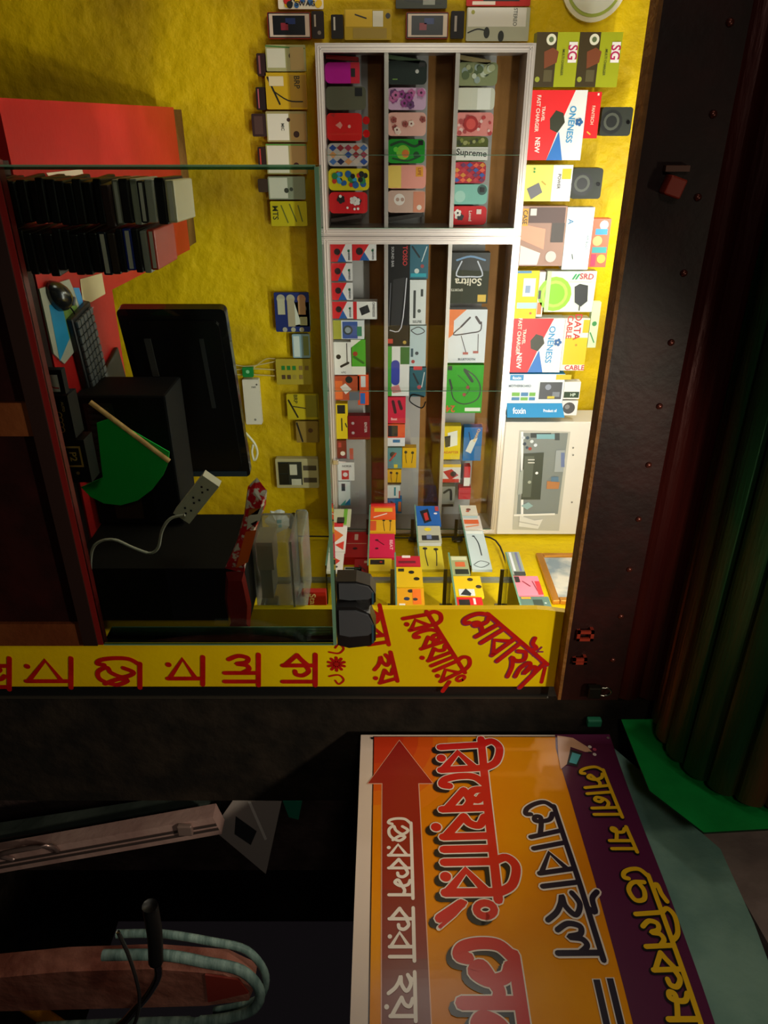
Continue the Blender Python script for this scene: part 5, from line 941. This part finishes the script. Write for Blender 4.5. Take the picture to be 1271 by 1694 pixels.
bangla(mb, ['e', 'sa', 'na'], [q0, Vector((q1.x, q0.y)), Vector((q0.x, ZC + .262)), Vector((q1.x, ZC + .262))], .023, BKL, y=-.0032)
bangla(mb, ['e', 'ma', 'aa', 'ba', 'aa', 'ii', 'la'], nq((866, 1332), (925, 1592), (912, 1318), (998, 1592)), .0125, [(.008, WH, 0, (0, 0)), (0, mat('#20142c', .3), -.0006, (0, 0))], y=-.0032)
for aa in ((986, 1622, 1025, 1760), (1008, 1620, 1050, 1760)):
    P_ = [N_(aa[0], aa[1]), N_(aa[2], aa[3])]; z_ = P_[0].y
    mb.ribbon([(P_[0].x, z_), (P_[0].x + .3, z_)], .018, -.0032, WH, False); mb.ribbon([(P_[0].x + .002, z_), (P_[0].x + .3, z_)], .013, -.0038, mat('#20142c', .3), False)
bangla(mb, ['e', 'sa', 'aa', 'na', 'aa'], nq((958, 1270), (985, 1352), (995, 1264), (1030, 1352)), .009, [(.005, BK_, 0, (.002, -.002)), (0, YT, -.0006, (0, 0))], y=-.0032)
bangla(mb, ['ma', 'aa'], nq((1002, 1368), (1014, 1412), (1036, 1368), (1054, 1412)), .009, [(.005, BK_, 0, (.002, -.002)), (0, YT, -.0006, (0, 0))], y=-.0032)
bangla(mb, ['e', 'ta', 'i', 'la', 'ka', 'ma'], nq((1026, 1440), (1110, 1700), (1066, 1436), (1162, 1700)), .0105, [(.005, BK_, 0, (.002, -.002)), (0, YT, -.0006, (0, 0))], y=-.0032)
# printed hand holding a phone
SK = mat('#d8a890', .4)
mb.poly([N_(*q_) for q_ in ((922, 1218), (948, 1222), (972, 1236), (980, 1244), (968, 1244), (944, 1236), (940, 1262), (928, 1272), (924, 1250))], -.0036, SK)
mb.poly([N_(*q_) for q_ in ((944, 1240), (964, 1246), (956, 1268), (938, 1264))], -.0040, mat('#1c2028')); mb.poly([N_(*q_) for q_ in ((947, 1245), (961, 1249), (954, 1264), (942, 1261))], -.0044, mat('#58b8c8'))
for k in range(4): c = N_(976 + (k % 2) * 8, 1236 + k * 4); mb.disc(c, .005, -.0036, mat(['#e8e0e0', '#c04068', '#282830', '#d8d0d0'][k]))
mb.disc(N_(616, 1222), .004, -.003, BK_); mb.disc(N_(1006, 1222), .004, -.004, mat('#c0b8b0', .3, .8))
# small ripples of the cloth, cut finely so the print follows it
me = bpy.data.meshes.new('banner'); me.from_pydata(mb.v, [], mb.f); me.update()
for m_ in mb.mats: me.materials.append(m_)
me.polygons.foreach_set('material_index', mb.fm)
bm = bmesh.new(); bm.from_mesh(me)
for k in range(1, 70):
    x_ = b0 + (b1 - b0) * k / 70; bmesh.ops.bisect_plane(bm, geom=bm.verts[:] + bm.edges[:] + bm.faces[:], plane_co=(x_, 0, 0), plane_no=(1, 0, 0))
for v in bm.verts:
    v.co.y += .006 * math.sin((v.co.x - b0) * 9) + .0015 * math.sin((v.co.x - b0) * 26) * max(0, min(1, (v.co.x - b0 - .3) * 2))
bm.to_mesh(me); bm.free()
bn = bpy.data.objects.new('banner', me); COL.objects.link(bn); bn.location = (BX, 0, 0); bn.rotation_euler = (0, 0, -math.pi / 2)
so = bn.modifiers.new('thick', 'SOLIDIFY'); so.thickness = 0
bn.modifiers.remove(so)
tag(bn, 'orange and purple flex banner with red arrow and Bengali lettering beside the shop', 'banner')

# teal signboard above and behind the banner, and a pale beam beyond
P_ = [onX(*q_, 1.60) for q_ in ((1000, 1224), (1040, 1228), (1078, 1326), (1165, 1381), (1192, 1404), (1248, 1527), (1290, 1640), (1300, 1760), (1185, 1800), (1120, 1600))]
P_ = [onX(1000, 1224, 1.60), onX(1078, 1290, 1.60), onX(1165, 1381, 1.60), onX(1192, 1404, 1.60), onX(1248, 1527, 1.60), onX(1290, 1640, 1.6), onX(1330, 1780, 1.6), Vector((1.6, .62, ZC + .56)), Vector((1.6, 1.5, ZC + .56))]
mb = MB(P_[0]); mb.prism(P_, (.012, 0, 0), noisy('teal_board', '#6a9088', '#88aca0', 5, .6, .15, 40)); tag(mb.build('metal_board'), 'weathered pale teal board behind and above the banner', 'board')
P_ = [onX(*q_, 1.66) for q_ in ((1140, 1370), (1271, 1370), (1420, 1560), (1380, 1800), (1271, 1560), (1180, 1400))]
mb = MB(P_[0]); mb.prism(P_, (.03, 0, 0), noisy('pale_board', '#7c6a66', '#9a8680', 5, .7, .15, 40)); tag(mb.build('beam'), 'dusty pinkish grey panel beyond the teal board', 'panel')
p = onY(983, 1194, 1.545); mb = MB(p); mb.box(p.x - .012, p.x + .012, 1.535, 1.555, p.z - .02, p.z + .02, mat('#207858', .5), bev=.004); tag(mb.build('hook'), 'small green clamp on the dark wall above the banner', 'clamp')

# ================================================================== ALLEY OBJECTS (right of the corner wall)
# tall open metal case
def alley_case(pix0, pix1, wd, Y, nm_, lb, m_, trims):
    a_ = onY(*pix0, Y); b_ = onY(*pix1, Y); dv = b_ - a_; dn = dv.normalized(); nn = Vector((dn.z, 0, -dn.x)) * wd
    t = thing(nm_, lb, 'metal case', a_, 'two halves of the open metal case')
    mb = MB(a_); mb.prism([a_, b_, b_ + nn, a_ + nn], (0, .05, 0), m_); mb.build('shell', t)
    mb = MB(a_)
    for f in trims: mb.prism([a_ + nn * f - Vector((0, .003, 0)), b_ + nn * f - Vector((0, .003, 0)), b_ + nn * (f + .12) - Vector((0, .003, 0)), a_ + nn * (f + .12) - Vector((0, .003, 0))], (0, .003, 0), mat('#6a5a58', .35, .5))
    mb.build('edge_strip', t); return t, a_, b_, nn, dn
PK = noisy('pinkish_metal', '#b08a84', '#cca8a0', 6, .45, .1, 40)
t, a_, b_, nn, dn = alley_case((-260, 1462), (352, 1352), .075, 1.50, 'tool_case', 'pinkish metal case half with handle and latches in the dark alley', PK, (.35, .6))
for f_, nm_ in ((.93, 'latch'),):
    c = a_ + (b_ - a_) * f_; mb = MB(a_); mb.box(c.x - .0, c.x + .04, 1.482, 1.498, c.z - .022, c.z + .022, mat('#c8a8a0', .3, .6), bev=.004); mb.build('latch', t)
c0 = a_ + (b_ - a_) * .47 + nn * .25; c1 = a_ + (b_ - a_) * .59 + nn * .25; mb = MB(a_)
mb.tube([c0 + Vector((0, -.005, 0)), c0 - nn * .75 + Vector((0, -.03, 0)), c1 - nn * .75 + Vector((0, -.03, 0)), c1 + Vector((0, -.005, 0))], .008, mat('#a88c88', .3, .7), 8); mb.build('handle', t)
t, a_, b_, nn, dn = alley_case((-260, 1420), (355, 1326), .045, 1.63, 'tool_case', 'dark grey green case half leaning behind the pinkish one', noisy('dull_metal', '#3c4440', '#545c56', 6, .5, .1, 40), (.4,))
c = a_ + (b_ - a_) * .76 + nn * .7; mb = MB(a_); mb.tube([c + Vector((0, -.01, -.02)), c + nn * .8 + Vector((0, -.01, -.02)), c + nn * .8 + Vector((0, -.01, .02)), c + Vector((0, -.01, .02))], .004, mat('#98908c', .3, .7), 6); mb.build('latch', t)
# paper flag
P_ = [onY(*q_, 1.557) for q_ in ((352, 1372), (385, 1325), (466, 1326), (440, 1446))]
mb = MB(P_[0]); mb.prism(P_, (0, .002, 0), mat('#a89c98', .6)); mb.add([onY(*q_, 1.556) for q_ in ((390, 1350), (425, 1375), (415, 1398), (388, 1380))], [(0, 1, 2, 3)], mat('#2c2c30')); mb.add([onY(*q_, 1.556) for q_ in ((410, 1326), (415, 1326), (442, 1388), (438, 1390))], [(0, 1, 2, 3)], mat('#e0d8d4'))
tag(mb.build('poster'), 'grey triangular sheet with dark print hanging in the alley', 'poster')
P_ = [onY(*q_, 1.557) for q_ in ((468, 1326), (500, 1326), (494, 1356), (478, 1352))]
mb = MB(P_[0]); mb.prism(P_, (0, .004, 0), mat('#187860', .5)); tag(mb.build('tape_strip'), 'small green strip next to the grey triangular sheet', 'strip')
# padded seat back with tubular rim
Ys = 0.86
se = thing('cycle_seat', 'pinkish padded seat back with grey tubular rim at the bottom corner', 'seat', onY(0, 1620, Ys))
def sv(px, py, y=0): p = onY(px, py, Ys); return Vector((p.x, Ys + y, p.z))
LEATH = noisy('pink_leather', '#7c4438', '#b07464', 7, .6, .3, 30)
mb = MB(se.location); mb.prism([sv(*q_) for q_ in ((-80, 1625), (100, 1608), (250, 1603), (370, 1612), (420, 1635), (412, 1655), (340, 1664), (200, 1668), (-80, 1675))], (0, .05, 0), LEATH); mb.build('pad', se)
RIM = noisy('grey_green_rim', '#5c7470', '#88a09a', 14, .45, .2, 30, stretch=(1, 1, 4))
mb = MB(se.location)
mb.tube([sv(170, 1580), sv(270, 1580), (sv(340, 1592)), sv(400, 1606), sv(430, 1640), sv(415, 1672), sv(350, 1688), sv(240, 1692), sv(60, 1700)], .0105, RIM, 10)
mb.tube([sv(185, 1570, .03), sv(260, 1570, .03), (sv(340, 1582, .03)), sv(405, 1598, .03), sv(436, 1640, .03), sv(420, 1680, .03), sv(350, 1698, .03)], .008, RIM, 10); mb.build('rim', se)
mb = MB(se.location); mb.tube([sv(-60, 1650, .02), Vector((sv(-60, 1650).x, Ys + .02, 0))], .015, BLACKP, 8, False); mb.tube([sv(-90, 1650, .02), sv(120, 1650, .05)], .012, BLACKP, 8, False); mb.build('post', se)
mb = MB(se.location); mb.prism([sv(340, 1610, -.004), sv(395, 1618, -.004), sv(412, 1640, -.004), sv(345, 1655, -.004)], (0, .004, 0), mat('#8a2c20', .6)); mb.build('patch', se)['label'] = 'dark red patch'
# chrome handlebar and brake cables
hb_ = thing('handlebar', 'curved chrome handlebar with black grip and thin brake rod', 'handlebar', onY(180, 1700, .82))
CH = mat('#c8c4bc', .12, 1)
def hv(px, py, y=0): p = onY(px, py, .80); return Vector((p.x, .80 + y, p.z))
mb = MB(hb_.location); mb.tube([hv(258, 1585), hv(262, 1612), hv(248, 1640), hv(225, 1668), hv(195, 1700), hv(120, 1760)], .0075, CH, 12); mb.build('bar', hb_)
mb = MB(hb_.location); mb.tube([hv(248, 1498), hv(256, 1545), hv(258, 1590)], .0135, mat('#0c0b0c', .5), 12); mb.build('grip', hb_)
mb = MB(hb_.location); mb.tube([hv(198, 1532, -.01), hv(216, 1572, -.01), hv(230, 1618, -.01), hv(233, 1650, -.01), hv(222, 1690, -.01), hv(180, 1740, 0)], .0035, mat('#8a8480', .2, .9), 8); mb.build('brake_rod', hb_)
# yellow bamboo and dim seat cloth in the very corner
P_ = [onY(*q_, .95) for q_ in ((-40, 1620), (40, 1660), (130, 1720))]
mb = MB(P_[0]); mb.tube(P_, .016, noisy('bamboo', '#8a5410', '#b8781c', 12, .5), 10, False); tag(mb.build('bamboo_pole'), 'yellow brown pole crossing the lower corner', 'pole')
P_ = [onZ(*q_, .001) for q_ in ((-200, 1500), (-100, 1500))]
# rough low wall in the alley
mb = MB(); mb.box(2.0, 2.6, 1.9, 2.1, 0, ZC - .1, noisy('alley_bricks', '#3a2c2a', '#544240', 8, .9, .5, 30)); o = struct(mb, 'wall_low')
